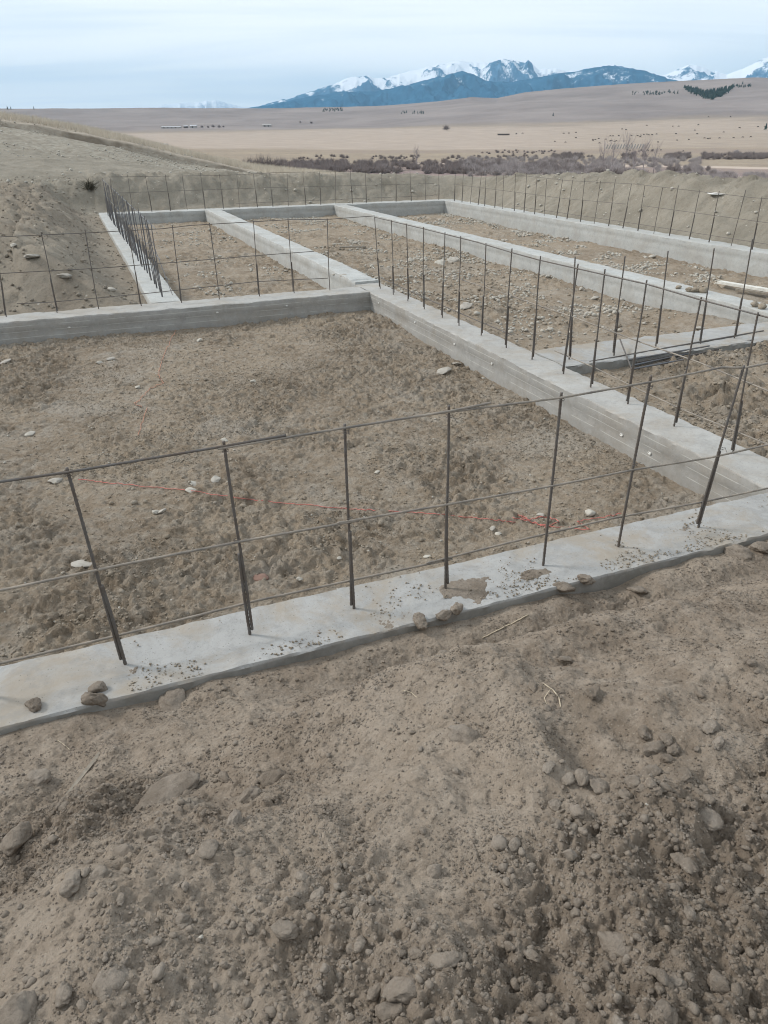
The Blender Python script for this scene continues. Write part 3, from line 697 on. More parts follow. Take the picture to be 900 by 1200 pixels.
# centre wall grid
g3 = rgrid((4.7, 7.5, 0), 'long rebar grid on the centre wall running along the right side of the pad')
BUb = 2.008*K
b2 = [((439, 254), (445, 338)), ((458.5, 258), (461.5, 345)), ((476.5, 262), (478, 353)), ((496.5, 266), (497.5, 362)), ((521.5, 272), (517, 372)), ((540, 276.5), (538, 381)), ((569.5, 285), (565.5, 393)), ((600, 291), (592.5, 407)), ((633.5, 300), (623, 421)), ((677.5, 309), (662, 438)), ((709, 315.5), (693.5, 453)), ((758, 328), (738.5, 473)), ((822, 348), (795, 498)), ((888.5, 366), (864, 530)), ((980, 392), (948, 568))]
for k, (t_, b_) in enumerate(b2): upright(g3, b_, ('u', BUb), t_, k > 6, .5 if k % 4 != 1 else .45, seed=k+40)
rod_px(g3, [(439, 254.5), (496, 268), (560, 284), (600, 296), (633, 305), (673, 314), (758, 333), (820, 351), (900, 372), (980, 396)], ('u', BUb-.02), True)
rod_px(g3, [(482, 307), (520, 321), (600, 347), (628, 357), (673, 372), (748, 400), (820, 425), (900, 458), (985, 492)], ('u', BUb+.02), True, mat=M_steel_worn)
rod_px(g3, [(447, 326), (500, 350), (560, 376), (600, 392.5)], ('u', BUb+.02), True)
rod_px(g3, [(650, 411), (695, 430), (750, 457), (800, 480), (900, 521), (985, 557)], ('u', BUb+.02), True, mat=M_steel_worn)
reparent(g3)
# left rear wall grid
g4 = rgrid((1.2, 20, 0), 'dense clump of overlapping uprights on the leftmost rear wall')
u0 = .505*K
for k in range(36):
    v = (5.36+.176*k)*K; P = np.array([u0+random.uniform(-.02, .02), v, 0.]); T = P+np.array([random.uniform(-.05, .03), random.uniform(-.05, .05), HB+random.uniform(-.05, .03)])
    ribbed(P+[.01, 0, 0], T, RAD, close=False, seed=k, n=5).build('vertical_bar', M_steel_blue, g4)
    ribbed(P-[0, 0, .04], P+(T-P)*.5+[-.015, 0, 0], RAD, close=False, seed=k+9, n=5).build('dowel', M_steel_blue, g4)
for zz, vs_ in ((1.06, (5.3, 11.7)), (.6, (5.3, 11.7)), (.16, (5.6, 11.7))): rod(g4, [(u0+.02, vs_[0]*K, zz), (u0+.02, vs_[1]*K, zz+.02)], False, mat=M_steel_blue)
rod(g4, [(u0+.15, 5.36*K, .02), (u0+.03, 6.1*K, 1.0)], False, mat=M_steel_blue)
reparent(g4)
# rear wall grid
g5 = rgrid((8, 28.2, 0), 'far rebar grid on the rear wall against the sandy bank')
rb = [(159, 246), (178, 244), (200, 245), (225, 245)]
rear_b = [(178, 243.5), (200, 242.5), (224, 242)]+[(230+x*.3, 180+y*.3) for x, y in ((52, 208), (130, 206), (198, 204), (258, 202), (322, 199), (392, 196), (455, 192), (520, 189), (583, 186), (643, 184), (692, 182), (746, 180), (803, 178), (873, 176))]
rear_t = [(171, 207), (193, 206), (216, 205)]+[(230+x*.3, 180+y*.3) for x, y in ((40, 78), (115, 70), (192, 75), (250, 85), (320, 68), (387, 65), (448, 68), (518, 65), (580, 68), (643, 75), (690, 68), (748, 70), (806, 70), (871, 70))]
RVb = 28.15
for k in range(21):
    u = (.62+.262*k)*K+random.uniform(-.03, .03); P = np.array([u, RVb, 0]); T = P+np.array([random.uniform(-.06, .03), random.uniform(-.04, .04), HB+.02+random.uniform(-.12, .04)])
    ribbed(P-[0, 0, .04], T, RAD*1.1, close=False, seed=k, n=5).build('vertical_bar', M_steel, g5)
    if k % 3 != 1: ribbed(P+[.018, 0, -.04], P+(T-P)*.5+[.018, 0, 0], RAD*1.1, close=False, seed=k, n=5).build('dowel', M_steel, g5)
rod(g5, [(.6*K, RVb-.02, 1.12), (2.3*K, RVb-.02, 1.08), (3.0*K, RVb-.02, 1.13), (5.75*K, RVb-.02, 1.08)], False)
rod(g5, [(.6*K, RVb-.02, .62), (2.9*K, RVb-.02, .64), (5.75*K, RVb-.02, .60)], False)
rod(g5, [(2.4*K, RVb-.02, .15), (5.75*K, RVb-.02, .17)], False)
reparent(g5)
# outer right wall grid
g6 = rgrid((14.1, 18, 0), 'rebar grid on the outermost right wall in front of the spoil bank')
rb_ = [(500+x/4.5, 180+y/4.5) for x, y in ((38, 235), (103, 238), (145, 243), (185, 250), (230, 258), (270, 265), (305, 268), (358, 278), (400, 290), (462, 292), (512, 308), (568, 318), (620, 325), (683, 335), (738, 342), (810, 355), (883, 370))]
rb_ += [(700+x/4.5, 180+y/4.5) for x, y in ((58, 378), (133, 388), (212, 405), (298, 418), (378, 432), (483, 447), (587, 463), (705, 485), (812, 515))]
B4b = 14.05
vv0 = 27.4
d = ray([q[0] for q in rb_], [q[1] for q in rb_]); vv = B4b*d[:, 1]/d[:, 0]
vlist = sorted([v for v in vv if v < 27.6], reverse=True)
while vlist[-1] > 8.5: vlist.append(vlist[-1]-.62)
for k, v in enumerate(vlist):
    P = np.array([B4b, v, 0.]); T = P+np.array([random.uniform(-.05, .08), random.uniform(-.06, .04), HB+.03+random.uniform(-.10, .05)])
    ribbed(P-[0, 0, .04], T, RAD*1.1, close=False, seed=k+5, n=5).build('vertical_bar', M_steel, g6)
    if k % 4 != 2: ribbed(P+[.02, 0, -.04], P+(T-P)*.5+[.02, 0, 0], RAD*1.15, close=False, seed=k, n=5).build('dowel', M_steel, g6)
rod(g6, [(B4b, 27.5, 1.08), (B4b+.02, 24, 1.12), (B4b, 20, 1.07), (B4b, 17, 1.13), (B4b+.02, 13, 1.05), (B4b, 8.5, 1.1)], False)
rod(g6, [(B4b, 27.5, .6), (B4b, 20, .57), (B4b, 17.2, .62)], False); rod(g6, [(B4b, 16.5, .63), (B4b, 12, .58), (B4b, 8.5, .6)], False)
rod(g6, [(B4b, 23, .15), (B4b, 17, .17), (B4b, 8.5, .15)], False)
reparent(g6)
# dowel row on the short cross footing
for k, (t_, b_, lb) in enumerate((((674, 301), (667, 421), 'loose upright bar at the left end of the short cross footing, beside the centre wall'), ((732.5, 300), (719.5, 416), 'second upright bar from the left on the short cross footing'),
        ((783, 294), (768.5, 405.5), 'third upright bar from the left on the short cross footing'), ((837, 291), (821, 402), 'fourth upright bar from the left on the short cross footing'),
        ((882, 280), (860.5, 396), 'upright bar at the right end of the short cross footing, leaning right'))):
    gx = empty('rebar_upright', tuple(on_plane(*b_))); tag(gx, lb, 'rebar', 'single upright bars on the short cross footing')
    upright(gx, b_, ('v', None), t_, True, .5, seed=k+80, zt=1.14); reparent(gx)

# ------------------------------------------------------------------ clods and stones
def ico(sub):
    import bmesh
    bm = bmesh.new(); bmesh.ops.create_icosphere(bm, subdivisions=sub, radius=1.)
    V = np.array([v.co[:] for v in bm.verts]); Fc = np.array([[v.index for v in f.verts] for f in bm.faces]); bm.free(); return V, Fc
def n3(V, s, seed):
    return (fbm(V[:, 0]+V[:, 2]*.71+9, V[:, 1]-V[:, 2]*.43+3, s, 3, seed)+fbm(V[:, 2]+4, V[:, 0]*.6-V[:, 1]*.7+2, s, 3, seed+8))*.5
def lump(sub, seed, ang=.35, flat=.75):
    V, Fc = ico(sub); r = np.random.default_rng(seed); V = V.copy()
    for _ in range(9):           # chip planes off for facets
        n = r.normal(size=3); n /= np.linalg.norm(n); lim = r.uniform(.62, .9); d = V@n; V -= np.clip(d-lim, 0, None)[:, None]*n*(1-ang*.3)
    V *= (1+n3(V, .9, seed)*ang*.7+n3(V, .35, seed+3)*.22+(n3(V, .13, seed+5)*.16 if sub > 3 else 0))[:, None]
    V *= np.array([1, r.uniform(.68, .95), flat*r.uniform(.7, 1.05)])
    return V, Fc
SM0 = [lump(1, 500+i) for i in range(8)]; SM1 = [lump(2, 520+i) for i in range(8)]; SM2 = [lump(3, 540+i) for i in range(10)]
def scatter(name, pts, sizes, protos, mat, sink=.25, kind='stuff', label=None, cat=None, smooth=True, flat=1.):
    sizes = np.minimum(sizes, np.median(sizes)*2.4); Vs, Fs = [], []; n0 = 0; pts = np.asarray(pts); which = rng.integers(0, len(protos), len(pts))
    for w in range(len(protos)):
        sel = np.where(which == w)[0]
        if not len(sel): continue
        V, Fc = protos[w]; k = len(sel); a = rng.uniform(0, 2*math.pi, k); b = rng.normal(0, .35, k)
        ca, sa, cb, sb = np.cos(a), np.sin(a), np.cos(b), np.sin(b)
        X = V[None, :, 0]; Y = V[None, :, 1]*cb[:, None]-V[None, :, 2]*sb[:, None]; Zz = V[None, :, 1]*sb[:, None]+V[None, :, 2]*cb[:, None]
        X, Y = X*ca[:, None]-Y*sa[:, None], X*sa[:, None]+Y*ca[:, None]
        s = sizes[sel][:, None]; P = pts[sel]
        W_ = np.stack([X*s+P[:, 0:1], Y*s+P[:, 1:2], Zz*s*flat+P[:, 2:3]+s*(.55-sink)*flat], -1).reshape(-1, 3)
        Vs.append(W_); Fs.append((Fc[None]+(np.arange(k)*len(V))[:, None, None]).reshape(-1, 3)+n0); n0 += len(W_)
    o = mesh_np(name, np.concatenate(Vs), np.concatenate(Fs), mat, smooth); o['kind'] = kind
    if label: o['label'] = label
    if cat: o['category'] = cat
    return o
def pick(n, u0, u1, v0, v1, dens):
    u = rng.uniform(u0, u1, n); v = rng.uniform(v0, v1, n); k = rng.uniform(0, 1, n) < dens(u, v); return u[k], v[k]
def pile_d(lo, seed):
    return lambda u, v: np.clip(lo+pile_masks(u, v)*.6+.5*sst(0, .5, fbm(u, v, .35, 3, seed)), 0, 1)*(.5+.5*sst(2.9, 1.0, v))
u, v = pick(420000, -1.5, 4.9, .05, FV0, pile_d(.15, 601)); z = pile_z(u, v)
scatter('soil_crumbs', np.stack([u, v, z], 1), np.exp(rng.normal(math.log(.0029), .5, len(u))), [lump(1, 580+i, .6) for i in range(6)], M_clod, .3, smooth=False, label='fine crumbs of loose soil over the pile', cat='soil crumbs')
u, v = pick(42000, -1.6, 5.1, .05, FV0-.02, pile_d(-.03, 603)); z = pile_z(u, v)
scatter('soil_lumps', np.stack([u, v, z], 1), np.exp(rng.normal(math.log(.0068), .38, len(u))), SM1, M_clod, .3, label='small lumps of loose soil over the pile', cat='soil lumps')
u, v = pick(2600, -1.6, 5.1, .2, FV0-.02, pile_d(-.15, 605)); z = pile_z(u, v)
sz_mid = np.exp(rng.normal(math.log(.013), .25, len(u)))
clod_n = [0]
CM = [mesh_np('clod_proto', *lump(4, 700+i, .5 if i % 3 else .75), M_clod).data for i in range(14)]
CMS = [mesh_np('stone_proto', *lump(3, 730+i, .55, .6), M_stone).data for i in range(8)]
CMG = [mesh_np('stone_proto', *lump(3, 740+i, .55, .5), M_stone_grey).data for i in range(6)]
CMR = [mesh_np('stone_proto', *lump(2, 750+i, .6, .5), M_stone_red).data for i in range(2)]
CMP = [mesh_np('clod_proto', *lump(3, 760+i, .5), M_clodpad).data for i in range(8)]
for o in [o for o in bpy.data.objects if o.name.endswith('proto') or '_proto' in o.name]: bpy.data.objects.remove(o)
def put(name, me, P, s, label, cat, group=None, flat=1., rz=None, sink=.2, tilt=.3, sy=1.):
    o = bpy.data.objects.new(name, me); COL.objects.link(o); o.location = (P[0], P[1], P[2]+s*(.55-sink)*flat)
    o.rotation_euler = (random.uniform(-tilt, tilt), random.uniform(-tilt, tilt), random.uniform(0, 6.3) if rz is None else rz)
    o.scale = (s, s*sy, s*flat); tag(o, label, cat, group); return o
scatter('soil_nuggets', np.stack([u, v, z], 1), sz_mid, SM2, M_clod, .3, label='nuggets of hard soil strewn over the pile', cat='soil nuggets')
# clods that can be pointed at (px, py, half width in px, label)
big = [(40, 828, 9, 'grey clod lying on the pale footing at the left edge of the photo', 1), (112, 820, 14, 'rounded clod sitting against the footing edge near the lower left', 1),
 (115, 808, 8, 'small clod resting on the footing edge above the rounded clod', 1), (204, 826, 22, 'long flat lump of soil just below the footing at the left', .5),
 (45, 914, 11, 'round clod above the dark hollow at the left edge', .9), (18, 985, 19, 'broad lump at the lower lip of the dark hollow on the left', .8), (78, 943, 8, 'clod at the lower end of the wood splinter', .8),
 (144, 1001, 12, 'round tan clod left of centre, largest of the row on the pile', .9), (119, 1026, 10, 'round clod second in the row left of centre', .9), (84, 1036, 12, 'lumpy clod at the left end of the row of round clods', .9),
 (142, 1055, 7, 'small round clod just below the row of round clods', .9), (273, 965, 14, 'angular block-shaped clod with flat faces below the soil plate', .8),
 (198, 943, 6, 'small clod directly under the round soil plate', .8), (262, 912, 9, 'clod to the upper right of the round soil plate', .7), (318, 918, 18, 'cracked rough lump right of the round soil plate', .8),
 (292, 936, 12, 'rough crumbly clod left of the cracked lump', .8), (246, 996, 10, 'low oval clod right of the largest round clod', .7), (225, 998, 5, 'small round pebble between the two oval clods', .9),
 (278, 1000, 9, 'rough clod at the right end of the oval clods', .7), (75, 1168, 11, 'round clod near the bottom left corner', .8), (135, 1150, 20, 'pale rough lump near the bottom left', .7),
 (20, 1190, 22, 'big grey lump cut by the bottom left corner', .8), (336, 1088, 16, 'long flat shard of soil left of bottom centre', .4), (372, 1050, 9, 'dark clod on the crumbly strip above the shard', .9),
 (474, 1160, 22, 'large tilted slab of soil at the bottom centre', .6), (440, 1164, 9, 'small pointed clod left of the large slab', .8), (460, 1185, 18, 'dark smooth lump under the large slab', .8), (520, 1128, 17, 'rough block of soil right above the large slab', .7),
 (486, 1120, 8, 'squarish clod above the large slab', .8), (542, 863, 20, 'broad cracked clod on the crest of the pile right of centre', .7), (585, 989, 8, 'lone round clod sitting in a shallow pit right of centre', 1),
 (642, 901, 8, 'pale clod with a pointed top at the left end of the middle cluster', .9), (666, 914, 8, 'dull round clod left of the pale-topped clod', .9), (682, 913, 11, 'pale-topped angular clod in the middle cluster', .9),
 (706, 925, 12, 'round clod with a dark underside right of the middle cluster', .9), (651, 944, 8, 'small half-buried pale clod below the middle cluster', .8), (677, 954, 9, 'square pale clod above three little balls', .9),
 (671, 972, 6, 'lowest of the three little clod balls', 1), (665, 965, 5, 'left of the three little clod balls', 1), (678, 966, 5, 'right of the three little clod balls', 1),
 (755, 862, 9, 'round clod at the upper end of the right-hand cluster', 1), (768, 878, 14, 'largest lumpy clod of the right-hand cluster', .9), (780, 868, 8, 'round clod on the right shoulder of the largest lumpy clod', 1),
 (789, 879, 8, 'round clod at the right end of the right-hand cluster', 1), (781, 891, 6, 'small round clod under the right-hand cluster', 1), (761, 907, 13, 'big flat oval clod below the right-hand cluster', .8),
 (743, 919, 9, 'clod left below the big flat oval clod', .9), (752, 926, 8, 'clod touching the lower one of the right-hand pair', .9), (735, 933, 9, 'half-buried clod below left of the oval clod', .9), (770, 927, 6, 'dark clod below the big flat oval clod', .9),
 (779, 925, 8, 'tall clod at the lower right of the oval clod', .9), (801, 909, 9, 'low wide clod apart to the right of the cluster', .7), (833, 854, 11, 'smooth clod at the upper right of the pile', .7), (842, 873, 8, 'clod below the smooth one at the upper right', .8),
 (696, 816, 11, 'dark round clod on the right side of the soil crest', .9), (624, 805, 8, 'clod beside the pale rootlets', .8), (663, 775, 9, 'dark clod above the pale rootlets', .8),
 (744, 996, 5, 'little round clod above the rough strip on the right', 1), (830, 960, 12, 'dark ragged lump near the right edge', .7), (803, 1012, 14, 'pale rough lump in the rough strip on the right', .7),
 (624, 1121, 7, 'round pebble-like clod in the rough soil at lower right', .9), (725, 1110, 22, 'ragged lump at the centre of the lower right quarter', .7), (792, 1152, 12, 'smooth clod at the lower right', .8), (841, 1152, 10, 'clod further right near the bottom', .8),
 (778, 1190, 18, 'long smooth stone-like clod cut by the bottom edge on the right', .8), (835, 1172, 6, 'pale bit of soil low in the lower right corner', .8),
 (492, 728, 13, 'pale square lump at the footing edge near centre', .9), (520, 722, 9, 'lump beside the pale square one at the footing edge', .9), (535, 715, 9, 'third lump along the footing edge near centre', .9),
 (660, 690, 11, 'clod against the footing where the bank groove starts', .8), (687, 680, 9, 'small clod in the line along the footing on the right', .8), (862, 648, 16, 'flat pale lump at the foot of the footing near the right edge', .6), (890, 644, 9, 'small lump at the right edge below the footing', .8),
 (746, 692, 14, 'half-buried lump in the groove below the footing on the right', .6)]
P, dn, t = hit([b_[0] for b_ in big], [b_[1] for b_ in big], lambda a, b: np.where(b > FV0, 0.0, pile_z(a, b)), 60)
for (px, py, hw, lb, fl), p_, t_ in zip(big, P, t):
    put('soil_clod', CM[clod_n[0] % 14], p_, hw*t_/F_PX*(1.12 if hw < 13 else 1.0), lb, 'clod', flat=max(.6, fl), sink=.36 if hw < 13 else .55); clod_n[0] += 1
# further clods in the loose parts of the pile
u, v = pick(1300, -1.5, 4.7, .15, FV0-.1, lambda u, v: pile_d(0, 611)(u, v)*.30); u = u[:215]; v = v[:215]; z = pile_z(u, v)
for k in range(len(u)):
    low = v[k] < 1.25
    put('soil_clod', CM[k % 14], (u[k], v[k], z[k]), float(np.exp(rng.normal(math.log(.017), .28))), 'small rounded clod among many on the lower half of the soil pile' if low else 'small rounded clod among many on the upper slope of the soil pile', 'clod', 'clods on the lower soil pile' if low else 'clods on the upper soil pile', sink=.35)
# round soil plate
plc, _, tt = hit([193], [932], pile_z)
V, Fc = lump(4, 811, .12, .30); V = V*.036*1.15*np.array([1.15, 1, .9]); V[:, 2] += n3(V*60, .6, 5)*.003
pl = mesh_np('soil_plate', V, Fc, M_clod); pl.location = (plc[0][0], plc[0][1], plc[0][2]+.004); s_ = 33*tt[0]/F_PX/.042; pl.scale = (s_, s_, s_)
nx_ = (pile_base(plc[0][0]+.05, plc[0][1])-pile_base(plc[0][0]-.05, plc[0][1]))/.1; ny_ = (pile_base(plc[0][0], plc[0][1]+.05)-pile_base(plc[0][0], plc[0][1]-.05))/.1
pl.rotation_euler = (math.atan(ny_)*.35, -math.atan(nx_)*.5, .3); tag(pl, 'flat round plate of crusted soil left of centre on the pile', 'soil plate')
# wood splinter and roots on the pile
def lay(name, pxs, rad, mat, label, cat, zf=ground_z, lift=.3, n=5, sub=8, wob=0., parent=None):
    q = []
    for a, b in zip(pxs[:-1], pxs[1:]):
        for k in range(sub): q.append((a[0]+(b[0]-a[0])*k/sub+random.uniform(-wob, wob), a[1]+(b[1]-a[1])*k/sub+random.uniform(-wob, wob)))
    q.append(pxs[-1]); P, dn, t = hit([a[0] for a in q], [a[1] for a in q], zf)
    pts = [p_+np.array([0, 0, rad*lift]) for p_ in P]; mb = MB(); mb.tube(pts, rad, n); o = mb.build(name, mat, parent, True)
    if label: tag(o, label, cat)
    return o
P, _, _ = hit([78, 118], [932, 881], pile_base)
mb = MB(); a_, b_ = P[0], P[1]; dd = b_-a_; L = np.linalg.norm(dd); rz = math.atan2(dd[1], dd[0]); ti = Matrix.Rotation(-math.asin(dd[2]/L), 3, 'Y')
mb.box(tuple((a_+b_)/2+[0, 0, -.002]), (L, .016, .006), rz, ti); tag(mb.build('wood_splinter', M_wood, None), 'thin grey wood splinter poking from the dark hollow on the left', 'wood splinter')
lay('root', [(566, 748), (585, 738), (600, 731), (619, 721)], .0035, M_root, 'pale straight root lying on the soil below the front footing', 'root', pile_z, .9, wob=.4)
lay('root', [(636, 801), (648, 809), (655, 818), (657, 829)], .0022, M_root, 'curly white rootlet on the crest of the soil pile', 'root', pile_z, .9)
lay('root', [(641, 828), (638, 818), (645, 808)], .0015, M_root, 'shorter thin rootlet left of the curly one', 'root', pile_z, .9)
lay('root', [(68, 868), (74, 872), (82, 879)], .0018, M_root, 'thin straw near the wood splinter on the left', 'root', pile_z, .9)
lay('root', [(472, 809), (482, 812), (489, 818)], .0015, M_root, 'fine rootlet on the crest near the centre', 'root', pile_z, .9)
P, _, t = hit([881-50, 758, 236, 188], [945, 943, 1099, 1105-115], pile_z)
for p_, lb in zip(P[:3], ('tiny white pebble near the right edge of the pile', 'tiny white chip right of centre on the pile', 'tiny pale chip at the lower left of the pile')):
    put('pebble', CMS[1], p_, .008, lb, 'pebble', sink=.2)

# strings on the pad floor
pad = lambda a, b: np.where((b < FV1) & (b > FV0), 0.004, room1(a, b))
s1 = lay('string_line', [(92, 563), (150, 569), (220, 576), (300, 587), (400, 597), (440, 599)], .003, M_string, 'pink string lying across the near left half of the pad', 'string', pad, 3, sub=14, wob=.8)
s2 = lay('string_line', [(455, 600), (520, 604), (575, 610), (604, 613)], .003, M_string, 'pink string running right toward the tangle on the pad', 'string', pad, 3, sub=12, wob=.8)
s3 = lay('string_line', [(600, 607), (625, 613), (640, 619), (655, 612), (640, 606), (618, 610), (607, 604), (630, 616), (690, 622), (676, 612), (712, 606), (728, 603)], .003, M_string, 'tangled pink string by the footing right of centre', 'string', pad, 3, sub=8, wob=1.2)
s4 = lay('string_line', [(207, 386), (196, 408), (190, 424), (186, 440), (192, 449), (176, 456), (163, 470), (158, 474), (166, 478)], .0032, M_string2, 'orange zigzag string on the far left of the pad', 'string', pad, 3, sub=8, wob=1.0)
s5 = lay('string_line', [(172, 479), (168, 492), (162, 511)], .0032, M_string2, 'short orange string end below the zigzag one', 'string', pad, 3, sub=6, wob=.7)

# crumbs and stones on the floors
def floor_scatter(nm, fz, u0, u1, v0, v1, n, size, protos, mat, seed, label, cat, dens=.5, smooth=True):
    u, v = pick(n, u0+.05, u1-.05, v0+.05, v1-.05, lambda a, b: np.clip(dens+sst(-.1, .35, fbm(a, b, .8, 3, seed))*.8, 0, 1))
    return scatter(nm, np.stack([u, v, fz(u, v)], 1), np.exp(rng.normal(math.log(size), .45, len(u))), protos, mat, .3, label=label, cat=cat, smooth=smooth)
floor_scatter('pad_crumbs', room1, -4, B2[0], FV1, AV0, 130000, .0060, SM0, M_clodpad, 801, 'crumbs of churned soil over the open pad floor', 'soil crumbs', .15)
floor_scatter('pad_lumps', room1, -4, B2[0], FV1, AV0, 3500, .013, SM1, M_clodpad, 803, 'lumps of churned soil over the open pad floor', 'soil lumps', .1)
floor_scatter('pad_gravel', room1, -4, B2[0], FV1, AV0, 2000, .0065, SM0, M_stone, 805, 'pale gravel bits in the pad floor', 'gravel', .2)
floor_scatter('corner_crumbs', room5, B2[1], B3[0], FV1, CV0, 9000, .012, SM0, M_clodpad, 807, 'crumbs of soil in the right corner trench', 'soil crumbs', .2)
floor_scatter('trench_gravel', room3, B2[1], B3[0], 9, RV0, 16000, .022, SM0, M_stone, 811, 'pale gravel on the middle trench floor', 'gravel', .0)
floor_scatter('far_trench_gravel', room4, B3[1], B4[0], 10, RV0, 19000, .027, SM0, M_stone, 813, 'pale rubble gravel along the far right trench floor', 'gravel', -.12)
floor_scatter('rear_gravel', room2, B0[1], B2[0], 13, RV0, 3500, .024, SM0, M_stone, 815, 'pale gravel on the left rear trench floor', 'gravel', -.15)
floor_scatter('trench_crumbs', room3, B2[1], B3[0], CV1, 20, 6000, .02, SM0, M_clodpad, 817, 'soil crumbs on the middle trench floor', 'soil crumbs', .1)
# crumbs fallen on the front footing
u = rng.uniform(-1.5, 6, 6000); v = FV0+.02+np.abs(rng.normal(0, .17, 6000)); k = (v < FV1-.02) & (fbm(u, v, .35, 4, 821)+.22*sst(.2, 0, v-FV0) > .20); u, v = u[k], v[k]
scatter('footing_crumbs', np.stack([u, v, np.full(len(u), .001)], 1), np.exp(rng.normal(math.log(.0036), .65, len(u))), SM0, M_clodpad, .2, label='crumbs of soil spilled on the front footing', cat='soil crumbs')
# soil fanned out over the footing in thin patches
def film(name, cu, cv, ru, rv, label, mat=M_clod, z0=.0, th=.010, seed=1):
    n = 60; U, Vv = np.meshgrid(np.linspace(-1, 1, n), np.linspace(-1, 1, n)); q = U**2+Vv**2; uu = cu+U*ru; ww = cv+Vv*rv
    h = (1-q)*.6+fbm(uu, ww, .12, 4, seed)*.8-.25; h = np.minimum(h, .5)
    zz = z0-.006+th*np.clip(h, -1, 1)+lumps(uu, ww, .02, seed)*.004*(h > 0)
    idx = np.arange(n*n).reshape(n, n); Fq = np.stack([idx[:-1, :-1], idx[:-1, 1:], idx[1:, 1:], idx[1:, :-1]], -1).reshape(-1, 4)
    keep = (zz.ravel()[Fq].max(1) > z0-.011); o = mesh_np(name, np.stack([uu, ww, zz], -1).reshape(-1, 3), Fq[keep], mat); tag(o, label, 'soil patch', None, 'stuff'); return o
for k, (px, py, a_, b_) in enumerate(((545, 690, .20, .16), (470, 720, .22, .10), (150, 790, .10, .07), (628, 672, .14, .06), (795, 622, .10, .04))):
    p_ = on_plane(px, py); film('soil_patch', p_[0], min(max(p_[1], FV0+b_*.6), FV1-b_), a_, b_, ['brown soil spilled over the front footing beside the fifth upright', 'brown soil along the front footing edge near centre', 'thin soil around the first upright', 'thin soil smear left of the sixth upright', 'little soil heap by the last upright'][k], seed=900+k)
stones = [(100, 663, 15, 'large flat pale stone on the pad at left, below the middle rod', 2, .4), (224, 575, 7, 'smooth oval pale stone on the pad near the pink string', 1, .6), (227, 568, 6, 'pale stone just behind the smooth oval one', 1, .5), (253, 563, 7, 'flat stone right of the oval pair on the pad', 2, .5),
 (183, 601, 6, 'pale stone left of the second upright on the pad', 1, .8), (190, 600, 5, 'darker small stone touching the pale one on the pad', 2, .8), (691, 603, 7, 'bright white angular stone by the front footing right of centre', 1, .9), (634, 604, 5, 'white chip left of the bright angular stone', 1, .6),
 (306, 678, 8, 'reddish broken brick-like stone on the pad', 3, .6), (263, 517, 5, 'white bit behind the top of the second upright', 1, .8), (234, 399.5, 4, 'white bit on the far part of the pad', 1, .8), (117, 426, 4, 'small white stone on the far left of the pad', 1, .8), (130, 421, 5, 'flat pale stone beside the small white one at far left', 2, .5),
 (162, 455, 4, 'white stone in the bend of the orange string', 1, .9), (297, 448, 4, 'small white stone in the middle of the pad', 1, .8), (442, 554, 4, 'small white chip between the third and fourth uprights', 1, .6), (498, 446, 3, 'white chip on the pad near the centre wall', 1, .8), (567, 444, 3, 'tiny white chip next to the centre wall foot', 1, .8),
 (520, 436, 9, 'low grey stone in the stony patch by the centre wall', 2, .5), (536, 427, 6, 'grey stone at the right of the stony patch by the centre wall', 2, .5), (500, 668-15, 5, 'pale stone beside the footing near the fifth upright', 1, .6), (584, 626, 5, 'pale stone in the crumbs near the footing', 1, .7), (577, 620, 4, 'grey stone behind the pale one near the footing', 2, .7),
 (397, 655, 4, 'small pale stone left of the fourth upright', 1, .8), (351, 679, 4, 'white chip just behind the front footing', 1, .7), (65, 565, 7, 'brown lump on the pad by the first upright top', 2, .8), (34, 510, 6, 'flat pale stone on the left of the pad', 1, .5), (7, 425, 6, 'flat stone at the left edge of the pad', 2, .5),
 (497, 306, 5, 'white lump on the middle trench floor', 1, .9), (481, 306, 4, 'small white lump left of its neighbour in the middle trench', 1, .9), (516, 309, 8, 'pale slab fragment on the middle trench floor', 1, .5), (530, 307, 8, 'tan slab leaning on the pale fragment in the middle trench', 2, .6), (546, 359, 7, 'flat tan stone on the middle trench floor near the centre wall', 2, .4),
 (697, 351, 5, 'grey stone in the middle trench beyond the centre grid', 2, .8), (681, 340, 4, 'white stone in the middle trench', 1, .9), (656, 355, 4, 'flat stone in the middle trench floor', 2, .6), (764, 302, 4, 'white stone on the far trench floor at right', 1, .9), (853, 306, 5, 'pale stones beyond the white board', 1, .7),
 (130, 341-60+60, 6, 'round pale stone at the foot of the left bank', 1, .7), (16, 288, 4, 'small white stone on the left bench', 1, .8), (38, 302, 9, 'flat slabby rock on the left bank slope', 2, .5), (76, 325, 8, 'grey rock low on the left bank', 2, .7), (820, 387-1, 5, 'dark lump on the bare wall', 2, .8)]
P, dn, t = hit([s[0] for s in stones], [s[1] for s in stones], ground_z, 120)
for (px, py, hw, lb, ty, fl), p_, t_, ok in zip(stones, P, t, dn):
    if not ok: continue
    src = {1: CMS, 2: CMG, 3: CMR}[ty]; put('stone', src[len(lb) % 2 if ty == 3 else int(px) % len(src)], p_, hw*t_/F_PX*1.05, lb, 'stone', flat=fl, sink=.25)
# lumps of dirt on the bare wall
for px, py, hw, lb in ((808, 341.5, 4, 'left dark dirt lump on top of the bare right wall'), (815, 342, 4.5, 'dark dirt lump on top of the bare right wall'), (824, 343, 5, 'right of the dirt lumps on top of the bare wall'), (795, 338, 3, 'smallest dirt lump on top of the bare wall'), (884, 359, 5, 'dirt lump on the bare wall near the right edge'), (893, 361.5, 5, 'last dirt lump on the bare wall at the right edge')):
    p_ = on_plane(px, py); t_ = np.linalg.norm(p_-[0, 0, K]); put('soil_clod', CMP[int(px) % 8], p_, hw*t_/F_PX, lb, 'clod', sink=.1)
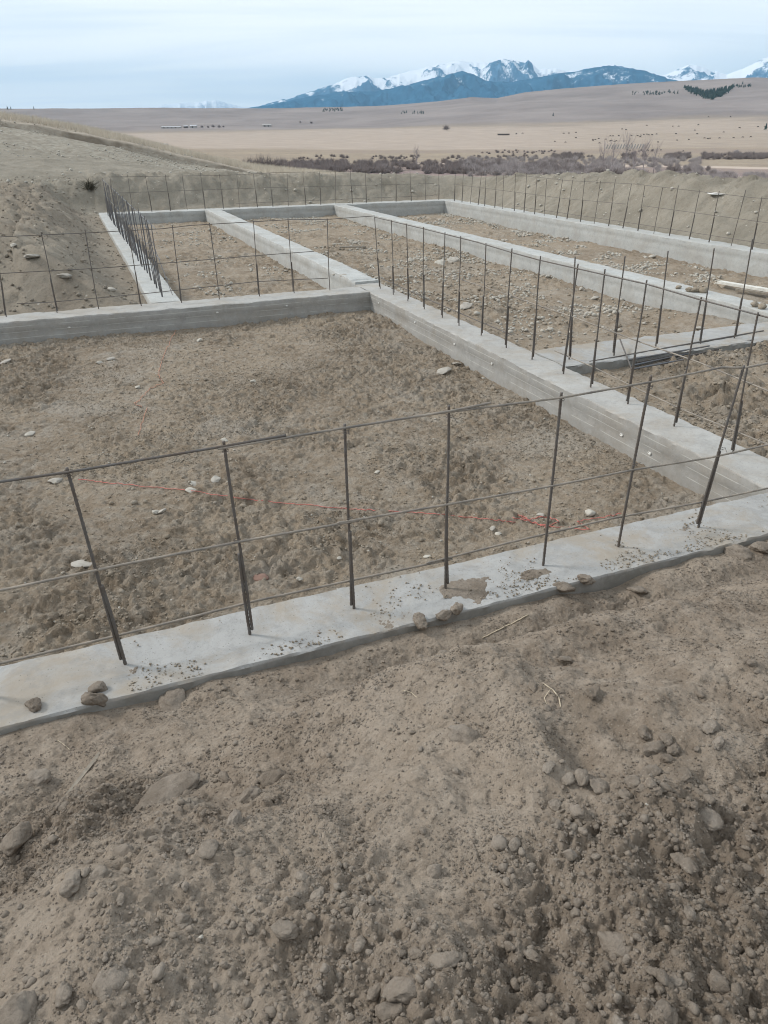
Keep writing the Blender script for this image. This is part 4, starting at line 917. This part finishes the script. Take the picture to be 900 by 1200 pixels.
# broken concrete at the joint of the centre wall
for k, (px, py, hw, lb) in enumerate(((394, 321, 5, 'broken concrete lump at the end of the bare wall'), (404, 325, 6, 'larger broken concrete lump at the wall joint'), (413, 322, 5, 'flat broken concrete piece right of the wall joint'), (425, 324, 4, 'small concrete crumb on the centre wall corner'))):
    p_ = on_plane(px, py); t_ = np.linalg.norm(p_-[0, 0, K]); put('concrete_chunk', CMG[k], p_, hw*t_/F_PX, lb, 'concrete chunk', flat=.5, sink=.1)
# medium lumps: soil under walls' feet, bank stones
bs_ = []
u = rng.uniform(-3, 1, 2600); v = rng.uniform(AV1+.1, 32, 2600); k = (u < B0[0]-.05); u, v = u[k], v[k]
scatter('bank_rubble', np.stack([u, v, site_z(u, v)], 1), np.exp(rng.normal(math.log(.022), .55, len(u))), SM0, M_clodbank, .4, label='broken earth lying on the left cut bank', cat='earth rubble')
u = rng.uniform(-3, 24, 2600); v = rng.uniform(6, 33, 2600); k = ((v > RV1+.15) | (u > B4[1]+.15)) & (fbm(u, v, 2, 3, 831) > -.05); u, v = u[k], v[k]
scatter('bank_stones', np.stack([u, v, site_z(u, v)], 1), np.exp(rng.normal(math.log(.035), .5, len(u))), SM0, M_stone, .3, label='pale stones in the far sandy bank', cat='bank stones')
u = rng.uniform(-14, 12, 2600); v = rng.uniform(31, 58, 2600); k = fbm(u, v, 4, 3, 833) > -.2; u, v = u[k], v[k]
scatter('slope_stones', np.stack([u, v, land_z(u, v)], 1), np.exp(rng.normal(math.log(.035), .5, len(u))), SM0, M_stone, .3, label='stones scattered on the graded slope at left', cat='slope stones')

# loose bars, boards
for k, (a_, b_, lb) in enumerate((((742, 433), (846, 408), 'lowest bar of the loose steel bars beside the short cross footing'), ((738, 430), (862, 403), 'second lowest loose steel bar beside the short cross footing'), ((745, 427), (880, 401), 'middle one of the loose steel bars beside the short cross footing'),
        ((741, 436), (800, 425), 'short stub at the near end of the loose steel bars'), ((752, 424), (885, 398), 'second loose steel bar from the short cross footing'), ((736, 427.5), (830, 411), 'loose steel bar crossing the others in the corner trench'), ((690, 431), (893, 394), 'uppermost of the loose steel bars, tight against the short cross footing'))):
    P, dn, t = hit([a_[0], b_[0]], [a_[1], b_[1]], lambda a, b: np.maximum(room5_b(a, b)+.17*sst(5.0, 6.3, b)+.03, -.08))
    mb = ribbed(P[0]+[0, 0, .012*k], P[1]+[0, 0, .012*k], .011, sag=.0, close=False, seed=k); o = mb.build('loose_rebar', M_steel_blue if k % 2 else M_steel, None); tag(o, lb, 'rebar', 'loose bars in the corner trench')
P, _, _ = hit([740, 725], [433, 409], lambda a, b: room5(a, b)*0-.06); a_ = P[0]; b_ = on_plane(725, 409, -.02)
tag(ribbed(a_, b_+[0, 0, .12], .0085, close=True, seed=3).build('loose_rebar', M_steel, None), 'short bent stub leaning up from the near end of the loose bars', 'rebar', 'loose bars in the corner trench')
def board(pa, pb, w, th, zf, mat, name, label, cat, lift=.03):
    P, _, _ = hit([pa[0], pb[0]], [pa[1], pb[1]], zf); a_, b_ = P; dd = b_-a_; L = np.linalg.norm(dd); mb = MB()
    mb.box(tuple((a_+b_)/2+[0, 0, lift]), (L, w, th), math.atan2(dd[1], dd[0]), Matrix.Rotation(-math.asin(dd[2]/L), 3, 'Y'))
    tag(mb.build(name, mat), label, cat)
board((842, 334), (925, 348), .14, .05, lambda a, b: room4(a, b)*0-.44, M_board, 'board', 'upper white board on the far trench floor at the right edge', 'board', .06)
board((862, 341), (925, 350.5), .07, .04, lambda a, b: room4(a, b)*0-.46, M_wood, 'board', 'narrow grey board under the white board at the right edge', 'board', .03)
board((397, 291), (428, 290.5), .10, .03, room3, M_wood, 'board', 'weathered plank on the middle trench floor near the rear of the left trench', 'board', .03)
P, _, _ = hit([845], [224.5], lambda a, b: site_z(a, b))
V, Fc = lump(3, 880, .3, .25); o = mesh_np('plastic_sheet', V*np.array([.45, .16, .10]), Fc, M_white); o.location = tuple(P[0]-[0, 0, .05]); o.rotation_euler = (.1, 0, -.7); tag(o, 'crumpled white sheet on the spoil bank near the right edge', 'plastic sheet')

# ------------------------------------------------------------------ plants
def blades(n, length, width, spread, up=1., seed=0, bend=.3, curl=0):
    """n thin tapered twigs from the origin; returns V, F (tris)"""
    r = np.random.default_rng(seed); a = r.uniform(0, 2*math.pi, n); e = r.normal(0, spread, n); L = length*r.uniform(.5, 1, n)
    d = np.stack([np.cos(a)*np.sin(e), np.sin(a)*np.sin(e), np.abs(np.cos(e))*up], 1); o = r.normal(0, 1, (n, 3))*np.array([.14, .14, 0])*length
    s = np.cross(d, r.normal(size=(n, 3))); s /= np.linalg.norm(s, axis=1)[:, None]
    w = width*r.uniform(.6, 1.2, n)[:, None]; bd = r.normal(0, bend, (n, 3))*L[:, None]*np.array([1, 1, .2])
    p0 = o; p1 = o+d*L[:, None]*.55; p2 = o+d*L[:, None]+bd*.6
    V = np.stack([p0-s*w, p0+s*w, p1+s*w*.7, p1-s*w*.7, p2], 1).reshape(-1, 3); b = np.arange(n)[:, None]*5
    Fc = np.concatenate([b+[0, 1, 2], b+[0, 2, 3], b+[3, 2, 4]]); return V, Fc
M_willow = simple('willow_twigs', (.25, .215, .205), 1., 0, .5, .3, c2=(.185, .158, .152)); M_willow_p = simple('pale_willow_twigs', (.40, .36, .35), 1., 0, .5, .3, c2=(.30, .27, .265))
M_straw = simple('dry_grass', (.58, .52, .43), 1., 0, .4, .3, c2=(.42, .375, .31)); M_sage = simple('dark_weed', (.10, .09, .065), 1., 0, 5, .4)
M_bark = simple('grey_bark', (.36, .32, .32), .95, 0, 3, .3); M_pine = simple('pine_needles', (.04, .065, .055), 1., 0, .3, .4); M_cow = simple('black_hide', (.05, .04, .034), .9, 0, 4, .4)
def merged(name, protos, pos, scl, mat, label, cat, kind='stuff', group=None):
    Vs, Fs = [], []; n0 = 0
    for i, (p_, s_) in enumerate(zip(pos, scl)):
        V, Fc = protos[i % len(protos)]; a = random.uniform(0, 6.28); c_, s2 = math.cos(a), math.sin(a)
        W_ = np.stack([V[:, 0]*c_-V[:, 1]*s2, V[:, 0]*s2+V[:, 1]*c_, V[:, 2]], 1)*s_+p_; Vs.append(W_); Fs.append(Fc+n0); n0 += len(W_)
    o = mesh_np(name, np.concatenate(Vs), np.concatenate(Fs), mat, False); tag(o, label, cat, group, kind); return o
def at(px, py, tmax=6000):
    P, dn, t = hit(px, py, land_z, tmax, 0., 110., 1.025); return P, dn
def bushp(seed, n=170): return blades(n, 1., .016, .75, .85, seed, .15)
BP = [bushp(i) for i in range(6)]
def brush(x0, x1, y0, y1, n, h, mat, name, label, dens=None):
    h = h*1.1; px = rng.uniform(x0, x1, n); py = rng.uniform(y0, y1, n)
    if dens: k = dens(px, py); px, py = px[k], py[k]
    P, dn = at(px, py, 1500); P = P[dn]; merged(name, BP, P, h*rng.uniform(.6, 1.25, len(P)), mat, label, 'brush')
brush(290, 680, 190, 204, 750, 2.4, M_willow, 'willow_thicket', 'belt of purple grey willow brush in the valley beyond the rear bank', lambda x, y: fbm(x*.35, y, 12, 3, 5) > -.35)
brush(540, 820, 186, 207, 700, 2.3, M_willow_p, 'willow_thicket', 'pale grey leafless brush around the cottonwoods in the valley', lambda x, y: fbm(x*.4, y, 10, 3, 7) > -.3)
brush(690, 822, 209, 214.5, 300, 2.0, M_willow, 'willow_thicket', 'dense dark willow hedge just beyond the bank on the right', lambda x, y: fbm(x, y, 20, 2, 8) > -.5)
brush(640, 905, 181, 187, 420, 2.6, M_willow, 'willow_thicket', 'thin line of willows across the valley on the right', lambda x, y: fbm(x*.5, y, 8, 3, 9) > -.0)
brush(350, 700, 183, 187, 150, 1.8, M_willow, 'willow_thicket', 'scattered low brush along the near edge of the fields', lambda x, y: fbm(x*.5, y, 8, 3, 11) > .0)
brush(640, 830, 196, 208, 150, 1.8, M_willow, 'willow_thicket', 'patchy dark brush among the pale brush on the right', lambda x, y: fbm(x*.5, y, 9, 3, 12) > .0)
for k, (px, py, h, lb) in enumerate(((835, 206, 3.0, 'round grey bush left of its twin at the right edge of the valley'), (850, 208, 2.4, 'smaller grey bush between two round ones at the right edge'), (893, 209, 2.8, 'round grey bush cut by the right edge'), (792, 204, 3.2, 'pale rounded bush above the willow hedge'), (806, 201, 3.4, 'tallest pale bush right of the cottonwoods'), (735, 206, 2.2, 'small bush at the left of the willow hedge'), (863, 181, 4, 'dark solitary bush in the willow line on the right'), (349, 199, 2.6, 'dark bush standing out in the willow belt on the left'), (450, 199, 3, 'dark bush near the middle of the willow belt'), (628, 203, 2.4, 'bush just behind the bank right of centre'))):
    P, dn = at([px], [py]); V, Fc = blades(420, 1., .02, .8, .85, 900+k, .15); o = mesh_np('shrub', V*h, Fc, M_willow if k % 2 else M_willow_p, False); o.location = tuple(P[0]); tag(o, lb, 'bush', 'leafless bushes in the valley')
# leafless cottonwoods: trunk and crown of forking limbs
def cottonwood(px, py, H, lb, seed):
    P, dn = at([px], [py]); root = empty('cottonwood_tree', tuple(P[0])); tag(root, lb, 'tree', 'leafless cottonwoods in the valley'); r = random.Random(seed); mt = MB(); mt.tube([(0, 0, -.3), (r.uniform(-.2, .2), 0, H*.25), (r.uniform(-.3, .3), .1, H*.55), (r.uniform(-.5, .5), 0, H*.8)], [.15, .11, .07, .035], 6); mt.build('trunk', M_bark, root, True)
    mc = MB()
    for i in range(26):
        z0 = H*r.uniform(.22, .75); a = r.uniform(0, 6.28); L = H*r.uniform(.2, .42)*(1.1-z0/H*.5); p0 = np.array([0, 0, z0]); p1 = p0+np.array([math.cos(a)*L*.4, math.sin(a)*L*.4, L*.6]); p2 = p1+np.array([math.cos(a+.4)*L*.15, math.sin(a+.4)*L*.15, L*.45]); mc.tube([p0, p1, p2], [.035, .022, .012], 4, False)
        for j in range(7):
            b0 = p0+(p1-p0)*r.uniform(.4, 1.) if j < 4 else p1+(p2-p1)*r.uniform(0, 1); aa = r.uniform(0, 6.28); l2 = L*r.uniform(.2, .4); b1 = b0+np.array([math.cos(aa)*l2*.5, math.sin(aa)*l2*.5, l2*.9]); mc.tube([b0, b1], [.014, .006], 3, False)
    mc.build('crown', M_bark, root)
for k, (px, py, H, lb) in enumerate(((705, 205, 11, 'leftmost tall leafless cottonwood above the willow hedge'), (716, 206, 10, 'second cottonwood from the left above the willow hedge'), (731, 205, 12.5, 'tallest leafless cottonwood in the middle of the valley clump'), (741, 207, 9.5, 'thin cottonwood right of the tallest one'), (752, 206, 10.5, 'fifth cottonwood of the clump from the left'), (765, 205, 9, 'rightmost cottonwood of the valley clump'), (488, 197, 8, 'single faint cottonwood in the left part of the willow belt'), (752, 193, 9, 'cottonwood standing behind the clump'))): cottonwood(px, py, H, lb, 70+k)
# dry grass on the crest at left
n = 60000; az = rng.uniform(x_to_az(-60), x_to_az(430), n); r = rng.uniform(57.4, 85, n); u = r*np.sin(az); v = r*np.cos(az); z = land_z(u, v)
L = .42*rng.uniform(.5, 1.3, n)*(1-.5*sst(200, 400, az_to_x(az))); a = rng.uniform(0, 3.14, n); w = .012; dx = np.cos(a)*w; dy = np.sin(a)*w; bx = rng.normal(0, .12, n); by = rng.normal(0, .12, n)
V = np.stack([np.stack([u-dx, v-dy, z-.03], 1), np.stack([u+dx, v+dy, z-.03], 1), np.stack([u+bx, v+by, z+L], 1)], 1).reshape(-1, 3)
o = mesh_np('dry_grass', V, np.arange(n*3).reshape(-1, 3), M_straw, False); tag(o, 'pale dry grass along the crest of the slope at left', 'grass', None, 'stuff')
# weed on the bank
P, dn, t = hit([105.5], [222], site_z, 60); V, Fc = blades(260, .42, .007, 1.1, .9, 33, .5); V[:, 2] *= 1.2; o = mesh_np('weed', V, Fc, M_sage, False); o.location = tuple(P[0]); tag(o, 'dark ragged weed clump at the top of the left cut bank', 'weed')
# pines
def pine(H, seed):
    r = np.random.default_rng(seed); V = []; Fc = []
    for k in range(5):
        z0 = .08+.17*k; rad = .26*(1-k*.17); n = 9; b0 = len(V); V.append((0, 0, min(1., z0+.34)))
        for j in range(n):
            q = rad*r.uniform(.65, 1.15); w = 2*math.pi*j/n; V.append((q*math.cos(w), q*math.sin(w), z0+r.uniform(-.04, .04)))
        for j in range(n): Fc.append((b0, b0+1+j, b0+1+(j+1) % n)); 
        V.append((0, 0, z0+.05)); c = len(V)-1
        for j in range(n): Fc.append((c, b0+1+(j+1) % n, b0+1+j))
    return np.array(V)*H, np.array(Fc)
PP = [pine(1., i) for i in range(5)]
gx = [801, 806, 812, 818, 826, 836, 846, 855, 861]; gt = [102, 102.5, 103, 105, 107, 106, 104, 102, 100.5]; gb = [103, 107, 110, 112, 116, 115.5, 112, 107, 103]
px = rng.uniform(801, 861, 1400); py = rng.uniform(98, 119, 1400); k = (py > np.interp(px, gx, gt)+1.) & (py < np.interp(px, gx, gb)+rng.normal(0, .8, 1400)); P, dn = at(px[k], py[k]); P = P[dn]
merged('pine_grove', PP, P, rng.uniform(8, 13, len(P)), M_pine, 'dark pine grove on the high hillside at right', 'pine grove')
for k, (px, py, H, lb) in enumerate(((9, 128.3, 13, 'leftmost lone pine on the left plateau skyline'), (13, 128.3, 10, 'second lone pine on the left plateau skyline'), (40, 128.5, 11, 'third lone pine on the left plateau skyline'), (794, 110, 11, 'small pine left of the dark grove'), (784, 108, 9, 'tiny pine further left of the dark grove'), (870, 99, 11, 'lone pine right of the dark grove near the crest'), (897, 152.5, 10, 'tree at the right edge of the field'), (648, 137-1, 8, 'tiny tree on the hillside right of centre'))):
    P, dn = at([px], [py]); 
    if not dn[0]: P, dn = at([px], [py+2])
    V, Fc = PP[k % 5]; root = empty('lone_tree', tuple(P[0])); tag(root, lb, 'tree', 'lone trees on the far hills'); mesh_np('crown', V*H, Fc, M_pine, False, root); mt = MB(); mt.tube([(0, 0, -.5), (0, 0, H*.9)], [.22, .05], 5); mt.build('trunk', M_bark, root)
# low dark scrub on the far hills
px = np.concatenate([rng.uniform(740, 792, 60), rng.uniform(378, 402, 60), rng.uniform(470, 500, 25), rng.uniform(860, 880, 40)]); py = np.concatenate([rng.uniform(107.5, 111.5, 60), rng.uniform(127.5, 131, 60), rng.uniform(131, 134, 25), rng.uniform(100, 103, 40)])
P, dn = at(px, py); P = P[dn]; merged('hill_scrub', PP, P, rng.uniform(4, 8, len(P)), M_pine, 'dark scrub in the draws of the far hills', 'scrub')

# ------------------------------------------------------------------ cattle, farm
def cow_mesh():
    mb = MB()
    def blob(c, r, n=8, m=6):
        V = []; Fc = []
        for i in range(m+1):
            th = math.pi*i/m
            for j in range(n): ph = 2*math.pi*j/n; V.append((c[0]+r[0]*math.cos(th), c[1]+r[1]*math.sin(th)*math.cos(ph), c[2]+r[2]*math.sin(th)*math.sin(ph)))
        for i in range(m):
            for j in range(n): Fc.append((i*n+j, i*n+(j+1) % n, (i+1)*n+(j+1) % n, (i+1)*n+j))
        mb.add(V, Fc)
    pts = [(-.95, 0, 1.1), (-.8, 0, 1.12), (-.3, 0, 1.05), (.4, 0, 1.05), (.75, 0, 1.1), (1.05, 0, 1.05), (1.3, 0, .85), (1.5, 0, .62), (1.62, 0, .5)]
    mb.tube(pts, [.12, .33, .40, .42, .34, .2, .16, .15, .08], 10)
    for x, y in ((-.78, .2), (-.78, -.2), (.68, .19), (.68, -.19)): mb.tube([(x, y, 1.), (x+.03, y, .5), (x-.02, y, 0)], [.13, .07, .06], 6)
    mb.tube([(-.95, 0, 1.25), (-1.05, 0, .9), (-1.04, 0, .45)], [.04, .025, .04], 5)
    for s_ in (-1, 1): mb.tube([(1.32, .08*s_, 1.0), (1.3, .27*s_, .98)], [.05, .02], 4)
    return mb
c0 = cow_mesh().build('cow', M_cow, None, True); c0me = c0.data; bpy.data.objects.remove(c0)
cows = [(650+x/3.6, 60+y/3.6) for x, y in ((90, 342), (160, 372), (172, 372), (185, 368), (235, 357), (246, 357), (260, 378), (270, 356), (350, 356), (362, 354), (375, 351), (388, 350), (410, 352), (430, 349), (435, 383), (512, 347), (515, 375), (600, 348), (632, 366), (646, 368), (655, 367), (694, 366), (712, 341), (755, 364), (793, 362), (826, 361), (498, 316), (523, 316), (605, 310), (742, 275), (780, 322), (858, 318), (888, 317), (388, 312), (590, 333), (300, 330), (284, 328), (60, 345), (38, 346), (648, 276), (565, 372), (240, 376))]
cows += [(450+x/2, y/2) for x, y in ((530, 330), (540, 331), (490, 329), (520, 326), (505, 335), (450, 322), (400, 331), (425, 333), (580, 318), (600, 320), (620, 316), (310, 313), (325, 312))]
P, dn = at([c[0] for c in cows], [c[1]+1 for c in cows])
n = 0
for p_, ok, c in zip(P, dn, cows):
    if not ok: continue
    o = bpy.data.objects.new('cow', c0me); COL.objects.link(o); o.location = tuple(p_); d_ = np.hypot(p_[0], p_[1]); s_ = .85*min(1.5, max(1., d_/900)); o.scale = (s_, s_, s_)
    o.rotation_euler = (0, 0, -az_to_x(0)*0+YAW*-1+random.choice((0, math.pi))+random.uniform(-.6, .6))
    tag(o, 'dark cow grazing in the right half of the tan field' if c[0] > 640 else 'dark cow grazing near the feeding ground in the middle of the field', 'cow', 'cattle in the right of the field' if c[0] > 640 else 'cattle near the feeding ground')
M_roofw = simple('white_metal_roof', (.50, .51, .53), .5, 0, .2, .1); M_wallw = simple('pale_siding', (.40, .38, .36), .8, 0, .2, .15); M_barn = simple('dark_timber', (.13, .105, .09), .9, 0, 1, .3)
def barn(px, py, L, Wd, H, lb, roof, wallm, rz=0., name='barn'):
    P, dn = at([px], [py]); root = empty(name, tuple(P[0])); root.rotation_euler = (0, 0, -YAW+rz); tag(root, lb, name.replace('_', ' '))
    mb = MB(); mb.box((0, 0, H/2-.5), (L, Wd, H+1)); mb.build('wall', wallm, root)
    mr = MB(); e = .5; h2 = H*1.45
    mr.add([(-L/2-e, -Wd/2-e, H), (L/2+e, -Wd/2-e, H), (L/2+e, Wd/2+e, H), (-L/2-e, Wd/2+e, H), (-L/2-e, 0, h2), (L/2+e, 0, h2)], [(0, 1, 5, 4), (2, 3, 4, 5), (0, 4, 3), (1, 2, 5), (3, 2, 1, 0)]); mr.build('roof', roof, root)
    for k in range(int(L//9)):
        md = MB(); md.box((-L/2+6+k*9, -Wd/2-.05, H*.4), (3.2, .12, H*.75)); md.build('door', M_barn, root)
barn(201, 150.3, 44, 12, 2.6, 'long white roofed barn, largest of the distant farm buildings at left', M_roofw, M_wallw); barn(227, 150, 15, 11, 4.5, 'small white farm building right of the long white barn', M_roofw, M_wallw); barn(218, 150, 9, 8, 3.5, 'tiny shed between the two white farm buildings', M_roofw, M_barn); barn(313, 148.5, 22, 9, 4, 'faint low farm building far right of the white barns', M_wallw, M_wallw)
barn(184, 174.5, 16, 6, 2.6, 'low grey livestock shed beyond the grassy crest at left', M_wallw, M_wallw, 0, 'shed'); barn(590, 158.5, 17, 4, 1.5, 'long dark open shed in the tan field near the centre', M_barn, M_barn, .05, 'shed')
BT = [blades(160, 1., .02, .7, .8, 60+i, .15) for i in range(3)]
for k, (px, py, h, lb) in enumerate(((523, 153, 11, 'single slim tree standing in the tan field below the mountains'), (237, 150, 7, 'bare tree right of the white farm buildings'), (244, 150, 6, 'second bare tree right of the farm'), (250, 149.5, 8, 'third bare tree right of the farm'), (257, 150, 8, 'fourth bare tree right of the farm'), (262, 149.5, 6, 'last bare tree of the farm row'), (365, 145, 8, 'bare tree left of the pair on the middle rise'), (352, 144, 6, 'small bare tree on the middle rise'), (196, 173.5, 3.2, 'dark bush beside the low livestock shed'))):
    P, dn = at([px], [py]); V, Fc = BT[k % 3]; root = empty('bare_tree', tuple(P[0])); tag(root, lb, 'tree', 'bare trees near the distant farm'); mesh_np('crown', V*h*1.1+np.array([0, 0, h*.15]), Fc, M_willow, False, root); mt = MB(); mt.tube([(0, 0, -.3), (0, 0, h*.6)], [.25, .1], 5); mt.build('trunk', M_bark, root)
# slatted windbreak
P, dn = at([711, 753], [174.5, 174]); a_, b_ = P; wb = empty('windbreak_fence', tuple(a_)); tag(wb, 'row of leaning pale windbreak panels in the pasture right of centre', 'windbreak')
dirw = (b_-a_); npan = 14
for k in range(npan):
    c_ = dirw*k/(npan-1); mb = MB(); ti = Matrix.Rotation(.35, 3, 'Y'); mb.box((c_[0], c_[1], c_[2]+1.5), (np.linalg.norm(dirw)/npan*.45, .15, 3.4), -YAW, ti); mb.build('panel', M_wallw, wb)
mb = MB(); mb.tube([(0, .2, 1.2), tuple(dirw+[0, .2, 1.2])], .08, 5); mb.build('rail', M_wallw, wb)

brush(790, 910, 205, 213, 260, 1.6, M_willow_p, 'willow_thicket', 'sparse pale brush at the right edge of the valley', lambda x, y: fbm(x*.5, y, 9, 3, 14) > -.1)
brush(560, 900, 176, 181, 160, 1.6, M_willow, 'willow_thicket', 'faint low brush in the pasture beyond the willows', lambda x, y: fbm(x*.3, y, 8, 3, 15) > .1)
# river glimpsed at right
P, dn = at([865, 905], [221.5, 221.5])

# ------------------------------------------------------------------ haze
mb = MB(); mb.box((6000, 8000, 825), (56000, 50000, 2050)); m = bpy.data.materials.new('haze'); m.use_nodes = True; nt = m.node_tree; nt.nodes.clear()
out = nt.nodes.new('ShaderNodeOutputMaterial'); pv = nt.nodes.new('ShaderNodeVolumePrincipled'); nt.links.new(pv.outputs[0], out.inputs['Volume'])
pv.inputs['Density'].default_value = .000036; pv.inputs['Color'].default_value = (.40, .70, 1., 1)
hz = mb.build('haze', m); tag(hz, 'thin blue haze between the site and the mountains', 'haze', None, 'stuff')

# ------------------------------------------------------------------ sky and light
SUN_EL, SUN_AZ = 36, 305     # degrees; azimuth clockwise from +Y
w = bpy.data.worlds.new('World'); scene.world = w; w.use_nodes = True; nt = w.node_tree; nt.nodes.clear(); g = N(nt)
out = nt.nodes.new('ShaderNodeOutputWorld'); bg = nt.nodes.new('ShaderNodeBackground'); g.L.new(bg.outputs[0], out.inputs[0])
sky = g.n('ShaderNodeTexSky', sky_type='NISHITA'); sky.sun_disc = False; sky.sun_elevation = R(SUN_EL); sky.sun_rotation = R(SUN_AZ); sky.altitude = 1200; sky.dust_density = 1.5; sky.ozone_density = 1.
tc = g.n('ShaderNodeTexCoord').outputs['Generated']; sp = g.n('ShaderNodeSeparateXYZ'); g.L.new(tc, sp.inputs[0])
zc = g.math('ADD', g.math('MAXIMUM', sp.outputs[2], 0.), .10); cb = g.n('ShaderNodeCombineXYZ'); g.L.new(g.math('DIVIDE', sp.outputs[0], zc), cb.inputs[0]); g.L.new(g.math('DIVIDE', sp.outputs[1], zc), cb.inputs[1])
rotv = g.mapv(cb.outputs[0], (1, 1, 1), (0, 0, YAW)); mv = g.mapv(rotv, (.22, .75, 1)); cn = g.noise(mv, 1.1, 7, .52, .8); cn2 = g.noise(g.mapv(rotv, (.5, .5, 1)), .55, 4, .5, .3)
cov = g.ramp(g.math('ADD', g.math('MULTIPLY', cn, .6), g.math('MULTIPLY', cn2, .4)), [(.36, 0), (.56, 1)], 'EASE')
cloud = g.mix(g.ramp(cn, [(.40, 0), (.62, 1)], 'EASE'), (9.6, 10.3, 10.8), (11.0, 11.4, 11.6))
low = g.ramp(sp.outputs[2], [(.0, .85), (.06, .8), (.14, .9), (.25, 1)])
fac = g.math('MULTIPLY', g.math('ADD', g.math('MULTIPLY', cov, .36), .64), low)
cloud = g.mix(g.ramp(sp.outputs[2], [(.0, .95), (.07, .8), (.22, 0)]), cloud, (16.0, 16.0, 15.6)); skyb = g.mix(.75, sky.outputs[0], (7.4, 9.4, 11.4))
col = g.mix(fac, skyb, cloud); g.L.new(col, bg.inputs[0]); bg.inputs[1].default_value = .078
sd = bpy.data.lights.new('sun', 'SUN'); sd.energy = 2.3; sd.angle = R(12); sd.color = (1, .96, .9); so = bpy.data.objects.new('sun', sd); COL.objects.link(so)
sv = Vector((math.sin(R(SUN_AZ))*math.cos(R(SUN_EL)), math.cos(R(SUN_AZ))*math.cos(R(SUN_EL)), math.sin(R(SUN_EL)))); so.rotation_euler = sv.to_track_quat('Z', 'Y').to_euler(); so.location = (0, 0, 50)

vs = scene.view_settings; scene.display_settings.display_device = 'sRGB'; vs.view_transform = 'Standard'; vs.look = 'None'; vs.gamma = 1; vs.use_curve_mapping = False; vs.exposure = .38
scene.render.engine = 'CYCLES'; cy = scene.cycles; cy.use_denoising = True; cy.max_bounces = 4; cy.diffuse_bounces = 3; cy.glossy_bounces = 2; cy.volume_bounces = 0; cy.use_adaptive_sampling = True; cy.adaptive_threshold = .015
cy.volume_step_rate = 1; cy.pixel_filter_type = 'BLACKMAN_HARRIS'; cy.filter_width = 1.05; cy.caustics_reflective = False; cy.caustics_refractive = False
